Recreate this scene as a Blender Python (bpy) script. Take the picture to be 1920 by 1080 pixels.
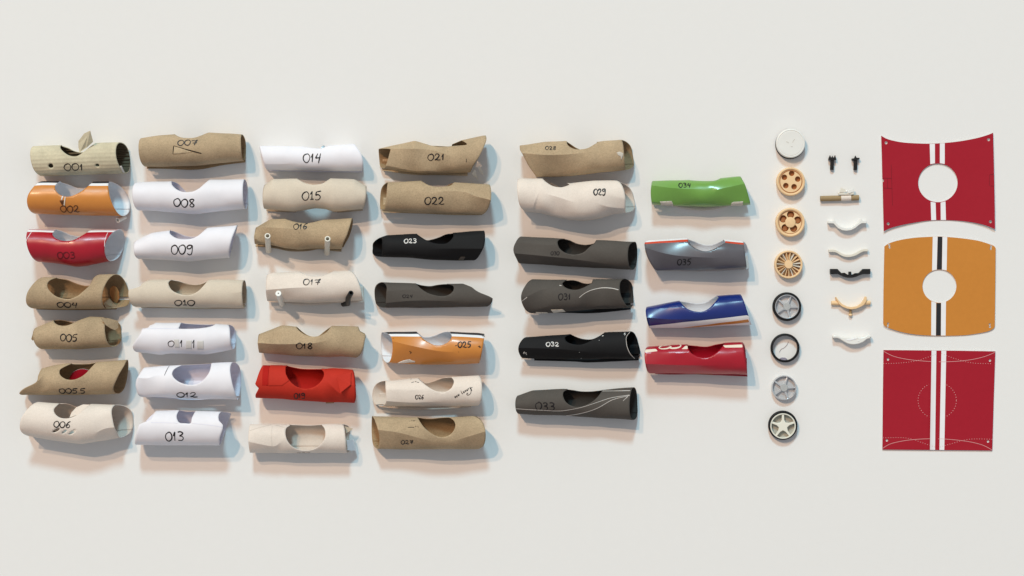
import bpy, bmesh, math, random
import numpy as np
from mathutils import Vector, Matrix
from mathutils.geometry import delaunay_2d_cdt

random.seed(7)
S = bpy.context.scene
for o in list(bpy.data.objects):
    bpy.data.objects.remove(o)
COL = S.collection
MM = 0.001                                   # one unit of the layout = one millimetre on the table
CAM_H = 4.5                                  # camera height over the table, metres

# ------------------------------------------------------------------ camera
cam_d = bpy.data.cameras.new('camera')
cam = bpy.data.objects.new('camera', cam_d)
COL.objects.link(cam)
cam.location = (0, 0, CAM_H)
cam.rotation_euler = (0, 0, 0)
cam_d.sensor_width = 36
cam_d.lens = 36 * CAM_H / 1.92
cam_d.clip_start = 0.1
cam_d.clip_end = 200
S.camera = cam

# ------------------------------------------------------------------ light
world = bpy.data.worlds.new('World')
S.world = world
world.use_nodes = True
bg = world.node_tree.nodes['Background']
bg.inputs[0].default_value = (0.98, 1.0, 1.05, 1)
bg.inputs[1].default_value = 0.34


def lamp(name, direction, dist, size, irr, color):
    """small far ceiling lamp; irr = irradiance it gives to the table, as a share of a white surface"""
    d = Vector(direction).normalized()
    ld = bpy.data.lights.new(name, 'AREA')
    ld.shape = 'DISK'
    ld.size = size
    ld.color = color
    # radiance of a disc emitter = P / (pi * A) ; E = L * A * cos / dist^2
    cos_t = d.z
    ld.energy = irr * math.pi * math.pi * dist * dist / cos_t
    o = bpy.data.objects.new(name, ld)
    COL.objects.link(o)
    o.location = d * dist
    o.rotation_euler = (-d).to_track_quat('-Z', 'Y').to_euler()
    return o


lamp('warm_ceiling_lamp', (-0.40, 0.60, 1), 40, 0.62, 0.27, (1.0, 0.68, 0.45))
lamp('warm_ceiling_lamp', (-0.54, 0.75, 1), 40, 0.62, 0.185, (1.0, 0.68, 0.45))
lamp('cool_window_lamp', (-0.10, 1.15, 1), 40, 5.4, 0.37, (0.50, 0.86, 1.0))

S.view_settings.view_transform = 'Standard'
S.view_settings.look = 'None'
S.view_settings.exposure = 0.0
S.view_settings.gamma = 1.0
S.view_settings.use_curve_mapping = False
S.render.engine = 'CYCLES'
S.cycles.max_bounces = 8
S.cycles.diffuse_bounces = 4


# ------------------------------------------------------------------ materials
def mat(name, col, rough=0.8, spec=0.3, var=0.06, scale=260, speck=0.0, bump=0.05, bscale=900,
        metal=0.0, corr=0.0, coat=0.0, stain=0.0, trans=0.0, wave=0.42):
    m = bpy.data.materials.new(name)
    m.use_nodes = True
    nt = m.node_tree
    N, L = nt.nodes, nt.links
    b = N['Principled BSDF']
    b.inputs['Roughness'].default_value = rough
    b.inputs['Specular IOR Level'].default_value = spec
    b.inputs['Metallic'].default_value = metal
    b.inputs['Coat Weight'].default_value = coat
    b.inputs['Coat Roughness'].default_value = 0.18
    b.inputs['Transmission Weight'].default_value = trans
    tc = N.new('ShaderNodeTexCoord')
    oi = N.new('ShaderNodeObjectInfo')
    ad = N.new('ShaderNodeVectorMath'); ad.operation = 'ADD'
    L.new(tc.outputs['Object'], ad.inputs[0]); L.new(oi.outputs['Random'], ad.inputs[1])
    n1 = N.new('ShaderNodeTexNoise'); n1.inputs['Scale'].default_value = scale
    n1.inputs['Detail'].default_value = 6; n1.inputs['Roughness'].default_value = 0.7
    L.new(ad.outputs[0], n1.inputs['Vector'])
    mr = N.new('ShaderNodeMapRange')
    mr.inputs['From Min'].default_value = 0.3; mr.inputs['From Max'].default_value = 0.7
    mr.inputs['To Min'].default_value = 1 - var; mr.inputs['To Max'].default_value = 1 + var
    L.new(n1.outputs['Fac'], mr.inputs['Value'])
    hs = N.new('ShaderNodeVectorMath'); hs.operation = 'SCALE'
    hs.inputs[0].default_value = col[:3]
    L.new(mr.outputs[0], hs.inputs['Scale'])
    out = hs.outputs[0]
    if speck:
        n2 = N.new('ShaderNodeTexNoise'); n2.inputs['Scale'].default_value = 620
        n2.inputs['Detail'].default_value = 2
        L.new(ad.outputs[0], n2.inputs['Vector'])
        r2 = N.new('ShaderNodeValToRGB')
        r2.color_ramp.elements[0].position = 0.63; r2.color_ramp.elements[1].position = 0.72
        r2.color_ramp.elements[0].color = (1, 1, 1, 1)
        r2.color_ramp.elements[1].color = (1 - speck, 1 - speck, 1 - speck, 1)
        L.new(n2.outputs['Fac'], r2.inputs[0])
        mu = N.new('ShaderNodeVectorMath'); mu.operation = 'MULTIPLY'
        L.new(out, mu.inputs[0]); L.new(r2.outputs[0], mu.inputs[1])
        out = mu.outputs[0]
    if stain:
        n3 = N.new('ShaderNodeTexNoise'); n3.inputs['Scale'].default_value = 22
        n3.inputs['Detail'].default_value = 3
        L.new(ad.outputs[0], n3.inputs['Vector'])
        r3 = N.new('ShaderNodeMapRange')
        r3.inputs['From Min'].default_value = 0.35; r3.inputs['From Max'].default_value = 0.65
        r3.inputs['To Min'].default_value = 1 - stain; r3.inputs['To Max'].default_value = 1 + stain
        L.new(n3.outputs['Fac'], r3.inputs['Value'])
        m3 = N.new('ShaderNodeVectorMath'); m3.operation = 'SCALE'
        L.new(out, m3.inputs[0]); L.new(r3.outputs[0], m3.inputs['Scale'])
        out = m3.outputs[0]
    L.new(out, b.inputs['Base Color'])
    nb = N.new('ShaderNodeTexNoise'); nb.inputs['Scale'].default_value = bscale
    nb.inputs['Detail'].default_value = 3
    L.new(ad.outputs[0], nb.inputs['Vector'])
    bp = N.new('ShaderNodeBump'); bp.inputs['Strength'].default_value = bump
    bp.inputs['Distance'].default_value = 0.0006
    L.new(nb.outputs['Fac'], bp.inputs['Height'])
    nrm = bp.outputs[0]
    # gentle waviness of the sheet itself
    nw = N.new('ShaderNodeTexNoise'); nw.inputs['Scale'].default_value = 26
    nw.inputs['Detail'].default_value = 1
    L.new(ad.outputs[0], nw.inputs['Vector'])
    bw = N.new('ShaderNodeBump'); bw.inputs['Strength'].default_value = wave
    bw.inputs['Distance'].default_value = 0.004
    L.new(nw.outputs['Fac'], bw.inputs['Height']); L.new(nrm, bw.inputs['Normal'])
    nrm = bw.outputs[0]
    if corr:
        uv = N.new('ShaderNodeUVMap')
        sx = N.new('ShaderNodeSeparateXYZ'); L.new(uv.outputs[0], sx.inputs[0])
        ml = N.new('ShaderNodeMath'); ml.operation = 'MULTIPLY'; ml.inputs[1].default_value = 100 * 2 * math.pi / 7.6
        L.new(sx.outputs['Y'], ml.inputs[0])
        sn = N.new('ShaderNodeMath'); sn.operation = 'SINE'; L.new(ml.outputs[0], sn.inputs[0])
        bc = N.new('ShaderNodeBump'); bc.inputs['Strength'].default_value = corr
        bc.inputs['Distance'].default_value = 0.002
        L.new(sn.outputs[0], bc.inputs['Height']); L.new(nrm, bc.inputs['Normal'])
        nrm = bc.outputs[0]
    L.new(nrm, b.inputs['Normal'])
    return m


M = {}
M['table'] = mat('table_top', (0.80, 0.795, 0.785), 0.75, 0.12, 0.006, 60, bump=0.02, wave=0.0)
KR = dict(rough=0.85, spec=0.15, var=0.16, scale=330, speck=0.40, bump=0.16, stain=0.10)
M['kraft'] = mat('kraft_card', (0.430, 0.322, 0.205), **KR)
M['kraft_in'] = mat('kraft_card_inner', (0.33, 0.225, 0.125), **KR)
M['kraft_edge'] = mat('kraft_cut_edge', (0.50, 0.385, 0.25), **KR)
M['corr'] = mat('corrugated_card', (0.60, 0.535, 0.385), rough=0.85, spec=0.15, var=0.10, scale=200, speck=0.15, stain=0.10, corr=0.13)
M['corr_in_shade'] = mat('corrugated_inner_shade', (0.16, 0.125, 0.08), rough=0.9, spec=0.1, var=0.1, corr=1.0)  # inner face darkened, the shade of the opening put into its colour
GB = dict(rough=0.85, spec=0.15, var=0.06, scale=330, speck=0.10, bump=0.1, stain=0.04)
M['grey'] = mat('grey_board', (0.645, 0.56, 0.455), **GB)
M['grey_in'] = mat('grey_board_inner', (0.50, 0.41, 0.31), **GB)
M['cream'] = mat('cream_board', (0.76, 0.675, 0.60), **GB)
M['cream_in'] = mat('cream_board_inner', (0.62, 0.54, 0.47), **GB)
M['cream_edge'] = mat('cream_cut_edge', (0.80, 0.74, 0.68), **GB)
M['white'] = mat('white_paper', (0.80, 0.785, 0.83), 0.6, 0.25, 0.02, 60, bump=0.05, stain=0.015, wave=0.45)
M['white_in'] = mat('white_paper_inner', (0.74, 0.735, 0.83), 0.6, 0.25, 0.012, 200, bump=0.03)
M['print_in'] = mat('white_print_back', (0.74, 0.76, 0.80), 0.55, 0.3, 0.01, 200, bump=0.03)
M['orange'] = mat('orange_print', (0.60, 0.225, 0.038), 0.38, 0.5, 0.03, 120, bump=0.02, coat=0.25)
M['redp'] = mat('red_print', (0.38, 0.006, 0.020), 0.34, 0.4, 0.04, 120, bump=0.02, coat=0.25)
M['red_sheet'] = mat('red_sheet_print', (0.36, 0.008, 0.022), 0.5, 0.25, 0.03, 120, bump=0.02, wave=0.1)
M['orange_sheet'] = mat('orange_sheet_print', (0.58, 0.225, 0.036), 0.5, 0.25, 0.03, 120, bump=0.02, wave=0.1)
M['stripe_white'] = mat('white_stripe', (0.84, 0.84, 0.86), 0.4, 0.4, 0.01, 120, bump=0.02)
M['stripe_cream'] = mat('cream_stripe', (0.80, 0.70, 0.58), 0.4, 0.4, 0.02, 120, bump=0.02)
M['stripe_black'] = mat('black_stripe', (0.018, 0.018, 0.022), 0.4, 0.4, 0.05, 120, bump=0.02)
M['stripe_red'] = mat('orange_red_stripe', (0.62, 0.06, 0.02), 0.4, 0.4, 0.02, 120, bump=0.02)
M['black'] = mat('black_card', (0.011, 0.011, 0.012), 0.75, 0.2, 0.12, 300, bump=0.08)
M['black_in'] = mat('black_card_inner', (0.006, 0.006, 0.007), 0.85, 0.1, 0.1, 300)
M['dark'] = mat('dark_grey_card', (0.088, 0.078, 0.069), 0.8, 0.2, 0.07, 300, speck=0.08, bump=0.08, stain=0.05)
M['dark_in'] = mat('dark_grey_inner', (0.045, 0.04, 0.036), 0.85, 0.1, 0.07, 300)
M['redcard'] = mat('red_card', (0.50, 0.032, 0.018), 0.75, 0.15, 0.05, 300, bump=0.06, stain=0.04)
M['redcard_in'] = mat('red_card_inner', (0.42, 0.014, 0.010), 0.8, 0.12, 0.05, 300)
M['green'] = mat('green_print', (0.150, 0.330, 0.055), 0.3, 0.5, 0.03, 120, bump=0.02, coat=0.45)
M['greyp'] = mat('grey_print', (0.105, 0.10, 0.115), 0.33, 0.5, 0.05, 120, bump=0.02, coat=0.3)
M['blue'] = mat('blue_print', (0.005, 0.020, 0.165), 0.32, 0.5, 0.04, 120, bump=0.02, coat=0.3)
M['ink'] = mat('black_ink', (0.012, 0.010, 0.011), 0.5, 0.3, 0.1, 300)
M['ink_red'] = mat('ink_on_red', (0.13, 0.006, 0.012), 0.5, 0.3, 0.1, 300)
M['ink_brown'] = mat('brown_ink', (0.10, 0.035, 0.010), 0.5, 0.3, 0.1, 300)
M['chalk'] = mat('white_pencil', (0.70, 0.69, 0.67), 0.7, 0.2, 0.15, 500)
M['line'] = mat('pale_crease', (0.55, 0.52, 0.49), 0.7, 0.2, 0.2, 500)
M['tape'] = mat('masking_tape', (0.58, 0.54, 0.47), 0.55, 0.3, 0.08, 300, bump=0.1)
M['tape_clear'] = mat('pale_tape', (0.70, 0.69, 0.66), 0.35, 0.4, 0.04, 300)
M['corrfluid'] = mat('correction_tape', (0.66, 0.64, 0.62), 0.6, 0.2, 0.02, 300)
M['ivory'] = mat('ivory_plastic', (0.74, 0.70, 0.61), 0.45, 0.4, 0.03, 200, bump=0.02)
M['whitepl'] = mat('white_plastic', (0.80, 0.795, 0.76), 0.35, 0.45, 0.01, 200, bump=0.02, coat=0.2)
M['blackpl'] = mat('black_plastic', (0.010, 0.010, 0.011), 0.45, 0.35, 0.1, 300, bump=0.06)
M['rubber'] = mat('black_rubber', (0.009, 0.009, 0.010), 0.6, 0.22, 0.08, 300, bump=0.08)
M['tan'] = mat('tan_resin', (0.83, 0.58, 0.33), 0.5, 0.3, 0.05, 300, bump=0.08)
M['tan_shade'] = mat('recess_shade', (0.34, 0.135, 0.050), 0.55, 0.3, 0.12, 300, bump=0.08)  # shade of wheel holes and grooves put into a darker brown
M['silver'] = mat('silver_plastic', (0.62, 0.63, 0.65), 0.28, 0.5, 0.04, 300, metal=0.45, bump=0.04, coat=0.3)
M['silver_deep'] = mat('silver_recess', (0.58, 0.58, 0.59), 0.3, 0.5, 0.08, 120, metal=0.3, coat=0.3)
M['silver_hub'] = mat('rough_silver', (0.44, 0.45, 0.45), 0.55, 0.4, 0.25, 900, bump=0.7, bscale=1400)
M['tan_floor'] = mat('pale_tan_floor', (0.60, 0.43, 0.30), 0.4, 0.4, 0.10, 200, coat=0.3)  # white glints between the turbine spokes put into this pale colour
M['hubwhite'] = mat('hub_white', (0.78, 0.77, 0.67), 0.4, 0.4, 0.01, 200, coat=0.2)
M['grey_recess'] = mat('grey_recess', (0.40, 0.40, 0.36), 0.6, 0.3, 0.08, 120)
M['wood'] = mat('brown_dowel', (0.33, 0.235, 0.125), 0.7, 0.2, 0.10, 300, bump=0.1)
M['woodchip'] = mat('orange_wood', (0.45, 0.20, 0.07), 0.7, 0.2, 0.12, 200, bump=0.1)
M['yellow'] = mat('yellow_print', (0.70, 0.46, 0.09), 0.4, 0.4, 0.03, 120)
M['hair'] = mat('thread', (0.40, 0.30, 0.30), 0.6, 0.2, 0.1, 300)
M['lilac'] = mat('lilac_label', (0.30, 0.28, 0.36), 0.4, 0.4, 0.2, 300)


# ------------------------------------------------------------------ object helpers
def world_xy(px, py, z=0.0):
    """layout position (1920 x 1080 board, mm) of a point seen there at height z mm, in metres"""
    k = (CAM_H - z * MM) / CAM_H
    return ((px - 960) * MM * k, (540 - py) * MM * k)


def thing(name, label, cat, loc, group=None, rot=0.0, scale=1.0):
    o = bpy.data.objects.new(name, None)
    o.empty_display_size = 0.02
    COL.objects.link(o)
    o.location = loc
    o.rotation_euler = (0, 0, rot)
    o.scale = (scale,) * 3
    o['label'] = label
    o['category'] = cat
    if group:
        o['group'] = group
    return o


def new_mesh(name, verts, faces, mats, parent=None, midx=None, smooth=True, sharp=None, uvs=None, label=None):
    me = bpy.data.meshes.new(name)
    me.from_pydata([tuple(v) for v in verts], [], [tuple(f) for f in faces])
    if not isinstance(mats, (list, tuple)):
        mats = [mats]
    for m in mats:
        me.materials.append(m)
    if midx is not None:
        me.polygons.foreach_set('material_index', list(midx))
    me.polygons.foreach_set('use_smooth', [smooth] * len(me.polygons))
    if uvs is not None:
        ul = me.uv_layers.new(name='UVMap')
        li = np.zeros(len(me.loops), dtype=np.int32)
        me.loops.foreach_get('vertex_index', li)
        ul.data.foreach_set('uv', np.asarray(uvs)[li].ravel())
    me.update()
    if smooth and sharp:
        me.set_sharp_from_angle(angle=math.radians(sharp))
    o = bpy.data.objects.new(name, me)
    COL.objects.link(o)
    if parent is not None:
        o.parent = parent
    if label:
        o['label'] = label
    return o


def solidify(o, t, off=-1, mo=0, mr=0):
    md = o.modifiers.new('thickness', 'SOLIDIFY')
    md.thickness = t
    md.offset = off
    md.material_offset = mo
    md.material_offset_rim = mr
    md.use_even_offset = False
    return o


def bevel(o, w, seg=2):
    md = o.modifiers.new('bevel', 'BEVEL')
    md.width = w
    md.segments = seg
    md.limit_method = 'ANGLE'
    md.angle_limit = math.radians(40)
    return o


def catmull(P, n=8, closed=False):
    P = [np.asarray(p, float) for p in P]
    N = len(P)
    if N < 3:
        t = np.linspace(0, 1, n + 1)[:, None]
        return np.asarray(P[0]) * (1 - t) + np.asarray(P[-1]) * t
    out = []
    R = range(N) if closed else range(N - 1)
    for i in R:
        if closed:
            p0, p1, p2, p3 = P[i - 1], P[i], P[(i + 1) % N], P[(i + 2) % N]
        else:
            p0, p1, p2, p3 = P[max(i - 1, 0)], P[i], P[i + 1], P[min(i + 2, N - 1)]
        for k in range(n):
            t = k / n
            out.append(0.5 * ((2 * p1) + (-p0 + p2) * t + (2 * p0 - 5 * p1 + 4 * p2 - p3) * t * t
                              + (-p0 + 3 * p1 - 3 * p2 + p3) * t ** 3))
    if not closed:
        out.append(P[-1])
    return np.array(out)


def resample(P, step):
    P = np.asarray(P, float)
    d = np.hypot(*(P[1:] - P[:-1]).T)
    s = np.concatenate([[0], np.cumsum(d)])
    n = max(2, int(s[-1] / step) + 1)
    t = np.linspace(0, s[-1], n)
    return np.stack([np.interp(t, s, P[:, 0]), np.interp(t, s, P[:, 1])], 1)


def inside(poly, pts):
    poly = np.asarray(poly); pts = np.asarray(pts)
    x, y = pts[:, 0], pts[:, 1]
    r = np.zeros(len(pts), bool)
    j = len(poly) - 1
    for i in range(len(poly)):
        xi, yi = poly[i]; xj, yj = poly[j]
        if yi != yj:
            c = ((yi > y) != (yj > y)) & (x < (xj - xi) * (y - yi) / (yj - yi) + xi)
            r ^= c
        j = i
    return r


def seg_dist(pts, chain):
    """distance of pts to the vertices of a dense chain"""
    chain = np.asarray(chain)
    d = np.full(len(pts), 1e9)
    for i in range(0, len(chain), 64):
        c = chain[i:i + 64]
        dd = ((pts[:, None, :] - c[None]) ** 2).sum(2).min(1)
        d = np.minimum(d, dd)
    return np.sqrt(d)


def cdt(points, chains, closed):
    """constrained Delaunay over free points plus chains of constraint edges"""
    vs = [Vector((float(p[0]), float(p[1]))) for p in points]
    ed = []
    for ch, cl in zip(chains, closed):
        b = len(vs)
        vs += [Vector((float(p[0]), float(p[1]))) for p in ch]
        n = len(ch)
        ed += [(b + i, b + i + 1) for i in range(n - 1)]
        if cl:
            ed.append((b + n - 1, b))
    r = delaunay_2d_cdt(vs, ed, [], 0, 1e-5)
    V = np.array([(v.x, v.y) for v in r[0]])
    F = []
    for f in r[2]:
        a, b_, c = f[0], f[1], f[2]
        ar = (V[b_][0] - V[a][0]) * (V[c][1] - V[a][1]) - (V[b_][1] - V[a][1]) * (V[c][0] - V[a][0])
        if abs(ar) < 1e-7:
            continue
        F.append((a, b_, c) if ar > 0 else (a, c, b_))
    return V, np.array(F)


def plate(name, outline, z0, z1, mats, parent, holes=(), regions=(), grid=None, zfun=None, smooth=False,
          bev=0.0, label=None, under=0):
    """solid plate with the given outline (mm, parent space), holes cut through, regions of other material on top"""
    outline = np.asarray(outline, float)
    chains = [outline] + [np.asarray(h, float) for h in holes] + [np.asarray(r[0], float) for r in regions]
    pts = np.zeros((0, 2))
    if grid:
        mn, mx = outline.min(0), outline.max(0)
        gx, gy = np.meshgrid(np.arange(mn[0] + grid / 2, mx[0], grid), np.arange(mn[1] + grid / 2, mx[1], grid))
        pts = np.stack([gx.ravel(), gy.ravel()], 1)
        ok = inside(outline, pts)
        for h in holes:
            ok &= ~inside(h, pts)
        pts = pts[ok]
        if len(pts):
            pts = pts[seg_dist(pts, np.concatenate([resample(np.vstack([c, c[:1]]), grid / 2) for c in chains])) > grid * 0.4]
    V, F = cdt(pts, chains, [True] * len(chains))
    cen = V[F].mean(1)
    keep = inside(outline, cen)
    for h in holes:
        keep &= ~inside(h, cen)
    F = F[keep]; cen = cen[keep]
    mi = np.zeros(len(F), int)
    for poly, k in regions:
        mi[inside(poly, cen)] = k
    n = len(V)
    zo = np.zeros(n) if zfun is None else np.array([zfun(x, y) for x, y in V])
    verts = [(x * MM, y * MM, (z1 + z) * MM) for (x, y), z in zip(V, zo)] + \
            [(x * MM, y * MM, (z0 + z) * MM) for (x, y), z in zip(V, zo)]
    faces = [tuple(f) for f in F] + [(f[2] + n, f[1] + n, f[0] + n) for f in F]
    idx = list(mi) + [under] * len(F)
    cnt = {}
    for f in F:
        for a, b in ((f[0], f[1]), (f[1], f[2]), (f[2], f[0])):
            cnt[(a, b)] = 1
    for (a, b) in list(cnt):
        if (b, a) not in cnt:
            faces.append((b, a, a + n, b + n)); idx.append(under)
    used = sorted({i for f in faces for i in f})
    rm = {v: i for i, v in enumerate(used)}
    verts = [verts[i] for i in used]
    faces = [tuple(rm[i] for i in f) for f in faces]
    o = new_mesh(name, verts, faces, mats, parent, idx, smooth=True, sharp=30, label=label)
    if bev:
        bevel(o, bev * MM)
    return o


def lathe(name, prof, m, parent, seg=72, off=(0, 0), sharp=35, label=None):
    """closed profile [(r, z)] turned round the z axis"""
    verts, faces = [], []
    n = len(prof)
    for i in range(seg):
        a = 2 * math.pi * i / seg
        for r, z in prof:
            verts.append(((off[0] + r * math.cos(a)) * MM, (off[1] + r * math.sin(a)) * MM, z * MM))
    for i in range(seg):
        j = (i + 1) % seg
        for k in range(n):
            l = (k + 1) % n
            faces.append((i * n + k, j * n + k, j * n + l, i * n + l))
    o = new_mesh(name, verts, faces, m, parent, smooth=True, sharp=sharp, label=label)
    bm = bmesh.new(); bm.from_mesh(o.data)
    bmesh.ops.remove_doubles(bm, verts=bm.verts, dist=1e-7)
    bmesh.ops.recalc_face_normals(bm, faces=bm.faces)
    bm.to_mesh(o.data); bm.free()
    o.data.set_sharp_from_angle(angle=math.radians(sharp))
    return o


def tube_mesh(name, path, radius, m, parent, seg=20, hollow=0.0, label=None):
    """round bar or hollow straw along a path of mm points"""
    P = [Vector(p) for p in path]
    R = radius if isinstance(radius, (list, tuple)) else [radius] * len(P)
    verts, faces = [], []

    def ring(p, d, r):
        d = d.normalized()
        a = d.orthogonal().normalized(); b = d.cross(a)
        s = len(verts)
        for i in range(seg):
            t = 2 * math.pi * i / seg
            verts.append(tuple((p + a * r * math.cos(t) + b * r * math.sin(t)) * MM))
        return s

    # parallel frames: reuse one reference so that rings do not twist
    ref = (P[1] - P[0]).orthogonal().normalized()
    rings = []
    for i, p in enumerate(P):
        d = (P[min(i + 1, len(P) - 1)] - P[max(i - 1, 0)]).normalized()
        a = (ref - d * ref.dot(d)).normalized(); b = d.cross(a); ref = a
        s = len(verts)
        for k in range(seg):
            t = 2 * math.pi * k / seg
            verts.append(tuple((p + a * R[i] * math.cos(t) + b * R[i] * math.sin(t)) * MM))
        rings.append((s, d, a, b))
    for (s, *_), (t, *_) in zip(rings, rings[1:]):
        for k in range(seg):
            l = (k + 1) % seg
            faces.append((s + k, s + l, t + l, t + k))
    if hollow:
        inner = []
        for i, p in enumerate(P):
            s, d, a, b = rings[i]
            q = len(verts)
            for k in range(seg):
                t = 2 * math.pi * k / seg
                verts.append(tuple((p + a * R[i] * hollow * math.cos(t) + b * R[i] * hollow * math.sin(t)) * MM))
            inner.append(q)
        for s, t in zip(inner, inner[1:]):
            for k in range(seg):
                l = (k + 1) % seg
                faces.append((s + l, s + k, t + k, t + l))
        s, t = rings[0][0], inner[0]
        for k in range(seg):
            l = (k + 1) % seg
            faces.append((s + l, s + k, t + k, t + l))
        s, t = rings[-1][0], inner[-1]
        for k in range(seg):
            l = (k + 1) % seg
            faces.append((s + k, s + l, t + l, t + k))
    else:
        faces.append(tuple(rings[0][0] + k for k in reversed(range(seg))))
        faces.append(tuple(rings[-1][0] + k for k in range(seg)))
    return new_mesh(name, verts, faces, m, parent, smooth=True, sharp=40, label=label)


def circle(cx, cy, rx, ry=None, n=40, rot=0.0):
    ry = rx if ry is None else ry
    out = []
    for i in range(n):
        a = 2 * math.pi * i / n
        x, y = rx * math.cos(a), ry * math.sin(a)
        out.append((cx + x * math.cos(rot) - y * math.sin(rot), cy + x * math.sin(rot) + y * math.cos(rot)))
    return np.array(out)


# ------------------------------------------------------------------ handwriting
GL = {
    '0': [('c', [(.5, 1), (.12, .82), (.0, .42), (.22, .04), (.58, -.02), (.92, .3), (.98, .7), (.7, 1.0), (.36, .98)])],
    '1': [('l', [(.12, .55), (.62, 1.0), (.42, 0)])],
    '!': [('l', [(.12, .6), (.62, 1.0), (.5, .02)]), ('l', [(.05, .0), (.98, .05)])],
    '2': [('c', [(.08, .72), (.25, .98), (.62, 1.0), (.78, .74), (.5, .38), (.08, .04), (.22, .16), (.55, .02), (1, .08)])],
    '3': [('c', [(.1, .92), (.5, 1.0), (.8, .84), (.66, .64), (.34, .55), (.7, .5), (.88, .28), (.6, .0), (.1, .06)])],
    '4': [('c', [(.42, 1), (.22, .7), (.08, .45), (.4, .44), (.85, .5)]), ('l', [(.86, .98), (.55, -.15)])],
    '5': [('c', [(.3, 1.0), (.22, .8), (.18, .58), (.5, .62), (.8, .42), (.66, .1), (.35, -.02), (.06, .08)]), ('l', [(.28, 1.0), (1.0, 1.06)])],
    '6': [('c', [(.92, 1.08), (.5, .9), (.16, .5), (.1, .2), (.34, -.02), (.68, .1), (.74, .36), (.48, .5), (.2, .3)])],
    '7': [('c', [(.05, .82), (.3, .9), (.62, .86), (1.0, 1.04), (.72, .6), (.52, -.02)]), ('l', [(.2, .42), (.95, .5)])],
    '8': [('c', [(.86, .92), (.5, 1.02), (.2, .82), (.45, .56), (.82, .24), (.52, -.02), (.14, .2), (.48, .52), (.86, .92)])],
    '9': [('c', [(.82, .92), (.45, 1.0), (.1, .8), (.25, .56), (.6, .6), (.86, .95), (.84, .5), (.68, .0), (.35, -.12), (.1, .06)])],
    '.': [('l', [(.0, .0), (1., .08)])],
    'n': [('c', [(.0, .0), (.15, .5), (.18, .1), (.45, .5), (.6, .45), (.6, .05)])],
    'e': [('c', [(.1, .22), (.6, .32), (.4, .52), (.1, .3), (.2, .05), (.65, .08)])],
    'w': [('c', [(.0, .5), (.2, .02), (.45, .4), (.6, .02), (.95, .5)])],
    'l': [('c', [(.3, 1.0), (.15, .5), (.2, .05), (.6, .05)])],
    'u': [('c', [(.05, .5), (.15, .05), (.5, .1), (.62, .5), (.68, .02)])],
    'x': [('l', [(.05, .5), (.65, .0)]), ('l', [(.62, .52), (.02, .0)])],
    'r': [('c', [(.1, .5), (.15, .02), (.2, .35), (.55, .5)])],
    'y': [('c', [(.05, .5), (.2, .15), (.55, .2)]), ('c', [(.65, .5), (.5, .0), (.3, -.5), (.05, -.55)])],
    ' ': [],
}


def text_strokes(txt, x0, x1, y0, y1, jitter=0.03, gaps=0.12):
    """strokes in layout pixels (y down) for handwriting that fills the given box"""
    rnd = random.Random(txt + str(int(x0)))
    wd = [0.18 if c == '.' else 0.55 if c in '1!' else (0.75 if c.islower() else 1.0) for c in txt]
    tot = sum(wd) + gaps * (len(txt) - 1)
    sx = (x1 - x0) / tot
    out = []
    x = x0
    for c, w in zip(txt, wd):
        dy = rnd.uniform(-0.05, 0.05) * (y1 - y0)
        for kind, pts in GL[c]:
            q = [(x + (p[0] + rnd.uniform(-jitter, jitter)) * w * sx,
                  y1 - (p[1] + rnd.uniform(-jitter, jitter)) * (y1 - y0) + dy) for p in pts]
            out.append(catmull(q, 6) if kind == 'c' else np.array(q))
        x += (w + gaps) * sx
    return out


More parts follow.
